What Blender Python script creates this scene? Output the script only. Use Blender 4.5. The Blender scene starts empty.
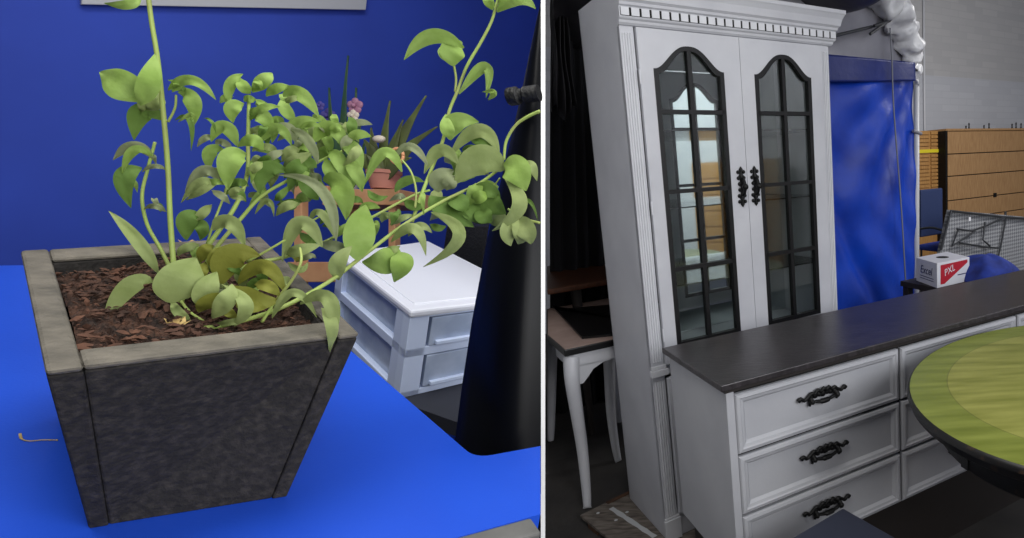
import bpy, bmesh, math, random
from math import sin, cos, pi, sqrt, radians
from mathutils import Vector, Matrix
random.seed(7)
V = Vector
SC = bpy.context.scene
COL = SC.collection

# ------------------------------------------------------------------ camera
FPX, PITCH, ROLL, CXP, CYP = 580.57, 0.17353, -0.051806, 784.0, 269.0
CAM = V((0, 0, 1.48079))
CF = V((0, cos(PITCH), -sin(PITCH)))
_R = V((1, 0, 0)); _U = _R.cross(CF)
CR = _R * cos(ROLL) + _U * sin(ROLL)
CU = -_R * sin(ROLL) + _U * cos(ROLL)
cd = bpy.data.cameras.new('camera'); co = bpy.data.objects.new('camera', cd); COL.objects.link(co)
cd.sensor_width = 36; cd.lens = FPX * 36 / 1024; cd.shift_x = -(CXP - 512) / 1024
cd.clip_start = .02; cd.clip_end = 100
co.matrix_world = Matrix(((CR.x, CU.x, -CF.x, CAM.x), (CR.y, CU.y, -CF.y, CAM.y), (CR.z, CU.z, -CF.z, CAM.z), (0, 0, 0, 1)))
SC.camera = co
# the left room's desk plane: its frame (LX, LY along the planter, LN up)
LX = V((0.5748197, 0.80037303, -0.17025076)); LY = V((-0.76544314, 0.59948804, 0.23390358)); LN = V((0.28927341, -0.00413511, 0.95723759))
LO = V((-0.62996307, 0.6026445, -0.09590133)) + CAM     # centre of the planter's rim
POTH = .187
def L(x, y, z): return LO + LX * x + LY * y + LN * z
# ------------------------------------------------------------------ world, lights, exposure
SC.view_settings.view_transform = 'Standard'; SC.view_settings.look = 'None'
SC.view_settings.exposure = 0.0; SC.view_settings.gamma = 1; SC.view_settings.use_curve_mapping = False
w = bpy.data.worlds.new('world'); SC.world = w; w.use_nodes = True
w.node_tree.nodes['Background'].inputs[0].default_value = (.75, .82, 1, 1)
w.node_tree.nodes['Background'].inputs[1].default_value = .10
def area(name, loc, target, sx, sy, power, col=(1, 1, 1)):
    ld = bpy.data.lights.new(name, 'AREA'); ld.shape = 'RECTANGLE'; ld.size = sx; ld.size_y = sy; ld.energy = power; ld.color = col
    o = bpy.data.objects.new(name, ld); COL.objects.link(o); o.location = loc
    o.rotation_euler = (V(target) - V(loc)).to_track_quat('-Z', 'Y').to_euler(); return o
area('office_ceiling_light', L(-.1, .2, 1.5), L(.05, .25, 0), 1.3, .9, 31, (1, .98, .93))
area('office_fill_light', L(.1, -1.9, .75), L(.1, .2, 0), 1.5, 1.0, 23, (1, .98, .95))  # added fill from the viewer's side, brightens plant and planter
area('warehouse_key_light', (2.6, -.9, 2.6), (.2, 2.2, .9), 2.2, 1.6, 62, (.93, .96, 1))  # main light from front right and above, source unseen
area('mirror_wall_fill', (3.4, -.6, 3.9), (6.5, .6, 1.5), 2.4, 1.4, 250, (.96, .97, 1))  # added, unseen; brightens the side wall reflected in the cabinet mirror
area('back_wall_fill', (3.2, 4.6, 3.4), (3.0, 6.5, 1.2), 1.6, 1.2, 95, (1, .98, .95))  # added, unseen; brightens the back wall and wooden chest

# ------------------------------------------------------------------ pixel geometry helpers
def ray(x, y): return CF + CR * ((x - CXP) / FPX) + CU * ((CYP - y) / FPX)
def at(x, y, D): return CAM + ray(x, y) * D
def onp(x, y, P0, n):
    d = ray(x, y); return CAM + d * ((P0 - CAM).dot(n) / d.dot(n))
def onL(x, y, h): return onp(x, y, LO + LN * h, LN)
def onZ(x, y, z): return onp(x, y, V((0, 0, z)), V((0, 0, 1)))
def proj(P):
    d = P - CAM; z = d.dot(CF); return CXP + FPX * d.dot(CR) / z, CYP - FPX * d.dot(CU) / z

# ------------------------------------------------------------------ materials
def lin(c): return tuple(((v / 255) / 12.92 if v / 255 <= .04045 else ((v / 255 + .055) / 1.055) ** 2.4) for v in c)
def mat(name, c, rough=.5, c2=None, scale=8, stretch=(1, 1, 1), detail=4, lo=.35, hi=.65, bump=0, bscale=None, metal=0, spec=.5, coords='Object', sheen=0, trans=0, sss=0):
    m = bpy.data.materials.new(name); m.use_nodes = True; nt = m.node_tree; b = nt.nodes['Principled BSDF']
    b.inputs['Base Color'].default_value = (*lin(c), 1); b.inputs['Roughness'].default_value = rough
    b.inputs['Metallic'].default_value = metal; b.inputs['Specular IOR Level'].default_value = spec
    if trans: b.inputs['Transmission Weight'].default_value = trans
    tc = nt.nodes.new('ShaderNodeTexCoord'); mp = nt.nodes.new('ShaderNodeMapping'); mp.inputs['Scale'].default_value = stretch
    nt.links.new(tc.outputs[coords], mp.inputs[0])
    if c2 is not None:
        n = nt.nodes.new('ShaderNodeTexNoise'); n.inputs['Scale'].default_value = scale; n.inputs['Detail'].default_value = detail
        r = nt.nodes.new('ShaderNodeValToRGB'); r.color_ramp.elements[0].position = lo; r.color_ramp.elements[1].position = hi
        r.color_ramp.elements[0].color = (*lin(c), 1); r.color_ramp.elements[1].color = (*lin(c2), 1)
        nt.links.new(mp.outputs[0], n.inputs[0]); nt.links.new(n.outputs[0], r.inputs[0]); nt.links.new(r.outputs[0], b.inputs['Base Color'])
    if bump:
        n = nt.nodes.new('ShaderNodeTexNoise'); n.inputs['Scale'].default_value = bscale or scale; n.inputs['Detail'].default_value = 5
        bp = nt.nodes.new('ShaderNodeBump'); bp.inputs['Strength'].default_value = bump; bp.inputs['Distance'].default_value = .01
        nt.links.new(mp.outputs[0], n.inputs[0]); nt.links.new(n.outputs[0], bp.inputs['Height']); nt.links.new(bp.outputs[0], b.inputs['Normal'])
    return m
M = {}
M['white'] = mat('white_paint', (206, 207, 212), .42, (198, 199, 205), 6, bump=.04, bscale=60)
M['whitegrey'] = mat('cabinet_white', (190, 191, 197), .45, (180, 181, 188), 5, bump=.05, bscale=50)
M['drawer'] = mat('drawer_white', (176, 177, 182), .42, (168, 169, 175), 5, bump=.05, bscale=50)
M['counter'] = mat('charcoal_top', (35, 32, 34), .3, (64, 60, 63), 5, (3, 22, 3), 6, .3, .75, bump=.15, bscale=14)
M['iron'] = mat('black_iron', (7, 7, 8), .5, spec=.3, bump=.2, bscale=180)
M['muntin'] = mat('black_muntin', (9, 9, 11), .45, spec=.3)
M['mirror'] = mat('mirror_back', (218, 224, 222), .03, metal=1)
M['inside'] = mat('cabinet_inside', (96, 104, 104), .6)
M['floor'] = mat('warehouse_concrete', (44, 42, 42), .75, (62, 59, 57), 3, bump=.2, bscale=30)
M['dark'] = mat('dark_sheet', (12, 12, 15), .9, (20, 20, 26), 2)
M['blacktop'] = mat('black_glass_top', (9, 9, 11), .35)
M['tan'] = mat('pinkish_tan_cloth', (178, 154, 144), .8, (164, 140, 130), 9)
M['woodbrown'] = mat('brown_wood', (84, 46, 22), .45, (64, 34, 16), 4, (2, 14, 14), bump=.05)
M['oak'] = mat('oak_wood', (170, 134, 92), .5, (144, 108, 70), 5, (26, 26, 1.5), bump=.05)
M['oak2'] = mat('orange_pine', (180, 136, 80), .5, (154, 110, 60), 5, (26, 26, 1.5))
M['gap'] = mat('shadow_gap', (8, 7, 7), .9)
M['board'] = mat('scuffed_plywood', (122, 114, 106), .7, (78, 70, 64), 7, (2, 9, 2), 6, bump=.2)
M['boardedge'] = mat('plywood_edge', (92, 62, 42), .8, (60, 40, 28), 14)
M['scuff'] = mat('white_scuff', (186, 188, 190), .7)
M['plinth'] = mat('brown_plinth', (34, 28, 26), .6, (34, 29, 27), 6)
M['tableblack'] = mat('distressed_black', (13, 12, 13), .45, (66, 48, 34), 26, (1, 1, 1), 6, .62, .75, bump=.1)
M['tarp'] = mat('blue_tarp', (6, 66, 190), .4, (4, 48, 156), 3, bump=.2, bscale=24)
M['tarpshade'] = mat('blue_tarp_shaded', (12, 36, 118), .4, (8, 28, 96), 3, bump=.2, bscale=24)
M['plastic'] = mat('grey_plastic_sheet', (150, 149, 158), .4, (120, 120, 130), 3, bump=.3, bscale=8)
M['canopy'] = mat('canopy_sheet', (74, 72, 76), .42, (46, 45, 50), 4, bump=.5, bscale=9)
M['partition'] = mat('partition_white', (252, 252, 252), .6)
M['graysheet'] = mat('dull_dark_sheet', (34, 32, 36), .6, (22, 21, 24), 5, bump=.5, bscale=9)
M['wrap'] = mat('white_plastic_wrap', (236, 236, 238), .3, (210, 210, 214), 9, bump=.5, bscale=22)
M['pole'] = mat('white_pole', (196, 197, 202), .4)
M['cable'] = mat('grey_cable', (120, 122, 130), .5)
M['bluefab'] = mat('blue_fabric', (30, 56, 150), .8, (20, 38, 110), 12, bump=.3)
M['navy'] = mat('navy_padding', (28, 44, 84), .7)
M['steel'] = mat('grey_steel', (58, 60, 64), .4, metal=.4)
M['card'] = mat('white_card', (214, 214, 220), .6)
M['red'] = mat('red_print', (176, 26, 44), .6)
M['ink'] = mat('blue_print', (30, 36, 84), .6)
M['seat'] = mat('slate_seat', (42, 46, 62), .5)
M['yellow'] = mat('yellow_tape', (214, 196, 40), .5)
# left
M['bluewall'] = mat('blue_wall', (46, 76, 190), .75, (43, 71, 180), 3)
M['bluedesk'] = mat('blue_desk', (34, 82, 206), .33, (32, 77, 198), 5, bump=.03, bscale=300)
M['alu'] = mat('grey_desk_edge', (110, 110, 108), .45, (92, 92, 90), 20)
M['greyboard'] = mat('whiteboard_frame', (188, 190, 196), .5)
M['potwood'] = mat('charred_wood', (40, 38, 37), .8, (66, 62, 59), 130, (1, 1, 1), 10, .45, .85, bump=.35, bscale=160, spec=.25)
M['pottop'] = mat('worn_wood_rim', (82, 79, 73), .8, (122, 116, 106), 30, (1, 1, 1), 9, .35, .75, bump=.3, bscale=160, spec=.25)
M['soil'] = mat('potting_soil', (38, 24, 18), .95, (84, 54, 38), 60, (1, 1, 1), 6, .35, .75, bump=1, bscale=160)
M['bark'] = mat('bark_chip', (92, 60, 44), .9, (50, 32, 24), 50)
M['dry'] = mat('dry_leaf', (196, 170, 110), .8, (150, 120, 70), 60)
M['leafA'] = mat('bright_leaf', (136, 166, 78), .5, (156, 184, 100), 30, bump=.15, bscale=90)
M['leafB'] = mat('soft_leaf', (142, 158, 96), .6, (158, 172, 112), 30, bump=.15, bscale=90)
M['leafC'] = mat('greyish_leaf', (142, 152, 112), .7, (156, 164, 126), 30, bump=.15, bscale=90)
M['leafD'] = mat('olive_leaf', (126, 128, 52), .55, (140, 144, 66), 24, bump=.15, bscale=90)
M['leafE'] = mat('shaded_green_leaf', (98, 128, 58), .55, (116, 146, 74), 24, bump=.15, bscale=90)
M['stem'] = mat('hairy_stem', (158, 182, 92), .6, (150, 160, 90), 30)
M['pwhite'] = mat('white_plastic', (226, 229, 240), .35)
M['pframe'] = mat('pale_blue_plastic', (204, 217, 244), .35)
M['pclear'] = mat('frosted_plastic', (150, 164, 190), .25, (178, 190, 212), 14)
M['glossblack'] = mat('gloss_black', (7, 8, 12), .36, spec=.11)
M['rubber'] = mat('black_rubber', (18, 18, 20), .6, bump=.4, bscale=150)
M['bench'] = mat('dark_bench', (34, 36, 46), .6)
M['terra'] = mat('pink_terracotta', (196, 132, 116), .7)
M['pine'] = mat('pine_stand', (206, 156, 116), .6, (188, 136, 96), 12)
M['orchleaf'] = mat('dark_strap_leaf', (52, 84, 70), .5, (70, 100, 60), 14)
M['agave'] = mat('grey_green_blade', (104, 116, 66), .5, (82, 88, 60), 14)
M['pink'] = mat('pink_petal', (176, 124, 150), .6)
M['lilac'] = mat('lilac_petal', (92, 84, 164), .6)
M['petalwhite'] = mat('cream_petal', (226, 214, 196), .6)
M['ring'] = mat('orange_rim', (250, 180, 130), .4)
def leafmat(m):      # thin leaves let some light through
    nt = m.node_tree; b = nt.nodes['Principled BSDF']; out = nt.nodes['Material Output']
    t = nt.nodes.new('ShaderNodeBsdfTranslucent'); mx = nt.nodes.new('ShaderNodeMixShader'); mx.inputs[0].default_value = .3; b.inputs['Specular IOR Level'].default_value = .2; b.inputs['Roughness'].default_value = .65
    for l in b.inputs['Base Color'].links: nt.links.new(l.from_socket, t.inputs[0])
    nt.links.new(b.outputs[0], mx.inputs[1]); nt.links.new(t.outputs[0], mx.inputs[2]); nt.links.new(mx.outputs[0], out.inputs[0])
for k in 'ABCDE': leafmat(M['leaf' + k])
def glassmat():
    m = bpy.data.materials.new('window_glass'); m.use_nodes = True; nt = m.node_tree; nt.nodes.clear()
    out = nt.nodes.new('ShaderNodeOutputMaterial'); t = nt.nodes.new('ShaderNodeBsdfTransparent'); g = nt.nodes.new('ShaderNodeBsdfGlossy')
    t.inputs[0].default_value = (.95, .98, .97, 1); g.inputs['Roughness'].default_value = .05; f = nt.nodes.new('ShaderNodeFresnel'); f.inputs[0].default_value = 1.45
    mx = nt.nodes.new('ShaderNodeMixShader'); nt.links.new(f.outputs[0], mx.inputs[0]); nt.links.new(t.outputs[0], mx.inputs[1]); nt.links.new(g.outputs[0], mx.inputs[2]); nt.links.new(mx.outputs[0], out.inputs[0]); return m
M['glass'] = glassmat()
def brickmat():
    m = mat('painted_block_wall', (190, 192, 196), .8); nt = m.node_tree; b = nt.nodes['Principled BSDF']
    tc = nt.nodes.new('ShaderNodeTexCoord'); mp = nt.nodes.new('ShaderNodeMapping'); nt.links.new(tc.outputs['UV'], mp.inputs[0])
    br = nt.nodes.new('ShaderNodeTexBrick'); br.inputs['Scale'].default_value = 1; br.inputs['Brick Width'].default_value = .4; br.inputs['Row Height'].default_value = .1
    br.inputs['Mortar Size'].default_value = .006; br.inputs['Color1'].default_value = (*lin((186, 188, 194)), 1); br.inputs['Color2'].default_value = (*lin((178, 180, 187)), 1); br.inputs['Mortar'].default_value = (*lin((177, 179, 186)), 1)
    nt.links.new(mp.outputs[0], br.inputs[0])
    sx = nt.nodes.new('ShaderNodeSeparateXYZ'); nt.links.new(mp.outputs[0], sx.inputs[0])
    gt = nt.nodes.new('ShaderNodeMath'); gt.operation = 'GREATER_THAN'; gt.inputs[1].default_value = PAINTZ; nt.links.new(sx.outputs[1], gt.inputs[0])
    mx = nt.nodes.new('ShaderNodeMixRGB'); mx.blend_type = 'MULTIPLY'; mx.inputs[2].default_value = (.93, .90, .85, 1)
    nt.links.new(gt.outputs[0], mx.inputs[0]); nt.links.new(br.outputs[0], mx.inputs[1]); nt.links.new(mx.outputs[0], b.inputs['Base Color'])
    return m

# ------------------------------------------------------------------ mesh builder
class MB:
    def __init__(s): s.v = []; s.f = []; s.uv = None
    def add(s, vs, fs):
        n = len(s.v); s.v += [V(p) for p in vs]; s.f += [tuple(i + n for i in f) for f in fs]; return s
    def hexa(s, b, t):   # 4 bottom, 4 top corners, same winding
        return s.add(list(b) + list(t), [(3, 2, 1, 0), (4, 5, 6, 7), (0, 1, 5, 4), (1, 2, 6, 5), (2, 3, 7, 6), (3, 0, 4, 7)])
    def box(s, fr, u0, u1, v0, v1, z0, z1):
        o, u, v, z = fr; P = lambda a, b, c: o + u * a + v * b + z * c
        return s.hexa([P(u0, v0, z0), P(u1, v0, z0), P(u1, v1, z0), P(u0, v1, z0)], [P(u0, v0, z1), P(u1, v0, z1), P(u1, v1, z1), P(u0, v1, z1)])
    def tube(s, pts, rad, n=8, flat=None):
        pts = [V(p) for p in pts]; k = len(pts); rad = rad if isinstance(rad, (list, tuple)) else [rad] * k
        vs = []; fs = []; pr = None
        for i, p in enumerate(pts):
            t = (pts[min(i + 1, k - 1)] - pts[max(i - 1, 0)]).normalized()
            if pr is None: a = t.cross(V((.3, .5, .81)));  a.normalize()
            else: a = pr - t * pr.dot(t); a.normalize()
            pr = a; b = t.cross(a)
            for j in range(n):
                q = 2 * pi * j / n; vs.append(p + (a * cos(q) + b * sin(q)) * rad[i])
        for i in range(k - 1):
            for j in range(n): fs.append((i * n + j, i * n + (j + 1) % n, (i + 1) * n + (j + 1) % n, (i + 1) * n + j))
        fs.append(tuple(reversed(range(n)))); fs.append(tuple((k - 1) * n + j for j in range(n)))
        return s.add(vs, fs)
    def lathe(s, o, ax, prof, n=48, caps=True, a=None):   # prof: (r, h)
        ax = ax.normalized(); a = a or ax.cross(V((.1, .9, .3))).normalized(); b = ax.cross(a); vs = []; fs = []
        for r, h in prof:
            for j in range(n): q = 2 * pi * j / n; vs.append(o + ax * h + (a * cos(q) + b * sin(q)) * r)
        for i in range(len(prof) - 1):
            for j in range(n): fs.append((i * n + j, i * n + (j + 1) % n, (i + 1) * n + (j + 1) % n, (i + 1) * n + j))
        if caps: fs.append(tuple(reversed(range(n)))); fs.append(tuple((len(prof) - 1) * n + j for j in range(n)))
        return s.add(vs, fs)
    def ball(s, c, r, n=8, sq=(1, 1, 1), fr=None):
        u, v, z = (fr[1], fr[2], fr[3]) if fr else (V((1, 0, 0)), V((0, 1, 0)), V((0, 0, 1))); vs = []; fs = []; m = n // 2
        for i in range(m + 1):
            for j in range(n):
                th = pi * i / m + (.001 if i == 0 else 0) - (.001 if i == m else 0); q = 2 * pi * j / n
                vs.append(c + u * (r * sq[0] * sin(th) * cos(q)) + v * (r * sq[1] * sin(th) * sin(q)) + z * (r * sq[2] * cos(th)))
        for i in range(m):
            for j in range(n): fs.append((i * n + j, (i + 1) * n + j, (i + 1) * n + (j + 1) % n, i * n + (j + 1) % n))
        return s.add(vs, fs)
    def prism(s, outline, d):   # closed polygon extruded by vector d
        n = len(outline); o = [V(p) for p in outline]
        return s.add(o + [p + d for p in o], [tuple(range(n)), tuple(reversed(range(n, 2 * n)))] + [(i, (i + 1) % n + 0, (i + 1) % n + n, i + n) for i in range(n)])
    def grid(s, fn, nu, nv):
        vs = [fn(i / nu, j / nv) for j in range(nv + 1) for i in range(nu + 1)]; w_ = nu + 1
        return s.add(vs, [(j * w_ + i, j * w_ + i + 1, (j + 1) * w_ + i + 1, (j + 1) * w_ + i) for j in range(nv) for i in range(nu)])
    def loop(s, outer, inner, d):   # ring between two equal-length outlines, extruded by d
        n = len(outer); o = [V(p) for p in outer]; i_ = [V(p) for p in inner]
        vs = o + i_ + [p + d for p in o] + [p + d for p in i_]; fs = []
        for k in range(n):
            m = (k + 1) % n
            fs += [(k, m, n + m, n + k), (2 * n + m, 2 * n + k, 3 * n + k, 3 * n + m), (m, k, 2 * n + k, 2 * n + m), (n + k, n + m, 3 * n + m, 3 * n + k)]
        return s.add(vs, fs)
    def build(s, name, m, parent=None, smooth=False, bevel=0, solid=0, sub=0, fix=True, origin=None):
        off = V((0, 0, 0))
        if parent is not None: off = wloc(parent)
        elif origin is not None: off = origin
        elif s.v:
            zmin = min(p.z for p in s.v); off = V((sum(p.x for p in s.v) / len(s.v), sum(p.y for p in s.v) / len(s.v), zmin))
        me = bpy.data.meshes.new(name); me.from_pydata([p - off for p in s.v], [], s.f)
        if fix:
            bm = bmesh.new(); bm.from_mesh(me); bmesh.ops.recalc_face_normals(bm, faces=bm.faces); bm.to_mesh(me); bm.free()
        me.materials.append(m); o = bpy.data.objects.new(name, me); COL.objects.link(o)
        if parent is not None: o.parent = parent
        else: o.location = off
        if smooth:
            for p in me.polygons: p.use_smooth = True
            if smooth == 'auto':
                try: me.set_sharp_from_angle(angle=radians(38))
                except Exception: pass
        if solid:
            q = o.modifiers.new('solid', 'SOLIDIFY'); q.thickness = solid; q.offset = 0
        if bevel: q = o.modifiers.new('bevel', 'BEVEL'); q.width = bevel; q.segments = 2; q.limit_method = 'ANGLE'
        if sub: q = o.modifiers.new('sub', 'SUBSURF'); q.levels = sub; q.render_levels = sub
        return o
def wloc(o):
    p = V(o.location)
    while o.parent: o = o.parent; p = p + V(o.location)
    return p
def tag(o, label, cat, group=None, kind=None):
    if label: o['label'] = label
    if cat: o['category'] = cat
    if group: o['group'] = group
    if kind: o['kind'] = kind
    return o
def thing(name, loc, label, cat, group=None):
    o = bpy.data.objects.new(name, None); o.empty_display_size = .05; COL.objects.link(o); o.location = loc; return tag(o, label, cat, group)
def struct(o): o['kind'] = 'structure'; return o
ZV = V((0, 0, 1))
def yawframe(x, y, yaw, z=0): return (V((x, y, z)), V((cos(yaw), sin(yaw), 0)), V((-sin(yaw), cos(yaw), 0)), ZV)
def spl(pts, n):      # Catmull-Rom through points
    pts = [V(p) for p in pts]; out = []; k = len(pts)
    for i in range(k - 1):
        p0 = pts[max(i - 1, 0)]; p1 = pts[i]; p2 = pts[i + 1]; p3 = pts[min(i + 2, k - 1)]
        for j in range(n):
            t = j / n; out.append(.5 * ((2 * p1) + (p2 - p0) * t + (2 * p0 - 5 * p1 + 4 * p2 - p3) * t * t + (3 * p1 - p0 - 3 * p2 + p3) * t ** 3))
    out.append(pts[-1]); return out

# ================================================================== SETTING
FZ = -.035
CAB = yawframe(-.53411, 2.15379, .62315)
DRS = yawframe(-.19611, 1.56709, .55727)
BACKV = 3.9
fl = MB(); fl.add([V((-6, -3.2, FZ)), V((13, -3.2, FZ)), V((13, 15, FZ)), V((-6, 15, FZ))], [(0, 1, 2, 3)]); struct(fl.build('floor', M['floor'], origin=V((0, 0, FZ))))
def C(u, v, z): return CAB[0] + CAB[1] * u + CAB[2] * v + ZV * z
_uc = {}
def umin(v, z, px=546.5):     # leftmost u on the cabinet's frame that stays on the warehouse side of the partition
    k = (round(v, 3), round(z, 2), px)
    if k not in _uc:
        a_, b_ = -6., 1.5
        for _ in range(40):
            m_ = (a_ + b_) / 2; P_ = C(m_, v, z); side = (P_ - CAM).dot(_pn)
            if side > 0: b_ = m_
            else: a_ = m_
        _uc[k] = b_ + .012
    return _uc[k]
_pn = (at(546, 0, 1) - CAM).cross(at(546, 500, 1) - CAM).normalized()
if _pn.dot(CR) < 0: _pn = -_pn
# painted block wall behind
bp0 = onp(925, 75, C(0, BACKV, 0), CAB[2]); PAINTZ = bp0.z
M['brick'] = brickmat()
bw = MB(); bw.add([C(a_, b_, z_) for b_ in (BACKV, BACKV + .15) for a_, z_ in ((-6, FZ), (11.5, FZ), (11.5, 4.6), (-6, 4.6))], [(0, 1, 2, 3), (4, 5, 6, 7), (0, 1, 5, 4), (1, 2, 6, 5), (2, 3, 7, 6), (3, 0, 4, 7)])
bo = struct(bw.build('wall_back', M['brick'])); uvl = bo.data.uv_layers.new(name='UVMap')
for lp in bo.data.loops:
    p = bo.data.vertices[lp.vertex_index].co + bo.location; q = p - CAB[0]; uvl.data[lp.index].uv = (q.dot(CAB[1]), p.z)
c = MB().box(CAB, 3.55, 3.58, BACKV - .03, BACKV, FZ, 4.5)
cp = onp(924, 60, C(0, BACKV - .02, 0), CAB[2]); cu_ = (cp - CAB[0]).dot(CAB[1])
struct(MB().tube([C(cu_, BACKV - .02, z) for z in (FZ, 2, 4.5)], .016, 10).build('trim_1', M['pole'], smooth=True))
# wall behind the camera, seen in the cabinet's mirror
struct(MB().box((V((0, -3.0, 0)), V((1, 0, 0)), V((0, -1, 0)), ZV), -4, 6.5, 0, .12, FZ, 4.6).build('wall_front', M['white']))
struct(MB().box((V((6.5, 0, 0)), V((1, 0, 0)), V((0, 1, 0)), ZV), 0, .12, -3.0, 9.5, FZ, 4.6).build('wall_right', M['white']))
# dividing partition between the office (left) and the warehouse (right)
pn = (at(543, 0, 1) - CAM).cross(at(543, 500, 1) - CAM).normalized()
def inpl(D, z):   # point of the partition's middle plane at depth D and height z
    y0, y1 = -3000., 5000.
    for _ in range(60):
        ym = (y0 + y1) / 2
        if at(543, ym, D).z > z: y0 = ym
        else: y1 = ym
    return at(543, (y0 + y1) / 2, D)
PD = 1.22
hw = 2.05 * PD / FPX
part_ = [inpl(PD, FZ), inpl(PD, 3.0), inpl(5.6, 3.0), inpl(5.6, FZ)]
MBp = MB().prism([p - pn * hw for p in part_], pn * 2 * hw)
struct(MBp.build('wall_middle', M['partition']))

# ================================================================== RIGHT: DISPLAY CABINET
W, DP = .961, .409
cab = thing('display_cabinet', C(W / 2, DP / 2, 0), 'tall white display cabinet with black arched lattice glass doors behind the long dresser', 'cabinet')
m = MB()
PT = .022
m.box(CAB, 0, PT, 0.0, DP, 0, 2.141)                      # left side
m.box(CAB, W - PT, W, 0.0, DP, 0, 2.10)
m.box(CAB, 0, W, DP - .012, DP, 0, 2.12)                  # back
m.box(CAB, PT, W - PT, .0, DP - .012, .70, .735); m.box(CAB, PT, W - PT, .02, DP, 2.0, 2.02); m.box(CAB, PT, W - PT, .02, DP, .08, .1)
m.box(CAB, 0, .052, -.003, .02, 0, 2.0); m.box(CAB, W - .05, W, -.003, .02, 0, 2.0)
m.box(CAB, .05, W - .05, -.0, .02, 0, .1)
m.build('carcass', M['whitegrey'], cab, bevel=.0015)
m = MB().box(CAB, PT, W - PT, DP - .016, DP - .0125, .74, 2.0); m.build('mirror_panel', M['mirror'], cab)
m = MB()
for u0 in (.004, W - .046):
    for z0, z1 in ((.105, .68), (.76, 1.975)):
        m = MB()
        for k in range(4): m.tube([C(u0 + .007 + k * .0095, -.004, z0), C(u0 + .007 + k * .0095, -.004, z1)], .0034, 8)
        m.build('fluting', M['white'], cab, smooth='auto')
m = MB()
for u0, u1 in ((-.008, .062), (W - .06, W + .008)):
    m = MB(); m.box(CAB, u0, u1, -.022, .0, .705, .73); m.box(CAB, u0 + .005, u1 - .005, -.014, 0, .73, .745); m.build('ledge_block', M['white'], cab, bevel=.002)
    m = MB(); m.box(CAB, u0, u1, -.014, 0, .0, .09); m.box(CAB, u0 + .003, u1 - .003, -.009, 0, .09, .1); m.build('foot_block', M['white'], cab, bevel=.002)
# lower doors
for u0 in (.056, .484):
    dd = MB().box(CAB, u0, u0 + .421, -.018, 0, .105, .69)
    do_ = dd.build('lower_door', M['whitegrey'], cab, bevel=.003)
# cornice: profile swept along the front and the right return
prof = [(0, 1.998), (.010, 2.0), (.016, 2.007), (.018, 2.015), (.024, 2.020), (.026, 2.024), (.026, 2.058), (.032, 2.063), (.034, 2.072), (.042, 2.080), (.044, 2.090), (.048, 2.106), (.056, 2.122), (.060, 2.128), (.060, 2.142), (.0, 2.142)]
m = MB(); vs = []; n = len(prof)
for p, z in prof: vs.append(C(-.004, -p, z))
for p, z in prof: vs.append(C(W + p, -p, z))
for p, z in prof: vs.append(C(W + p, DP, z))
fs = [(r * n + i, r * n + (i + 1) % n, (r + 1) * n + (i + 1) % n, (r + 1) * n + i) for r in range(2) for i in range(n)]
fs += [tuple(range(n)), tuple(2 * n + i for i in range(n))]
m.add(vs, fs); cn = m.build('cornice', M['whitegrey'], cab)
m = MB(); m.box(CAB, .0, W + .027, -.0275, -.02, 2.027, 2.055); m.build('dentil_slot_shade', M['gap'], cn)  # near-black strip painting in the shade between the dentils
m = MB(); nd = 26; pit = (W + .03) / nd
for k in range(nd): m.box(CAB, .001 + k * pit, .001 + k * pit + pit * .77, -.031, -.026, 2.028, 2.054)
for k in range(12): m.box(CAB, W + .024, W + .032, -.02 + k * .035, -.02 + k * .035 + .028, 2.028, 2.054)
m.build('dentil', M['white'], cn)
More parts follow.
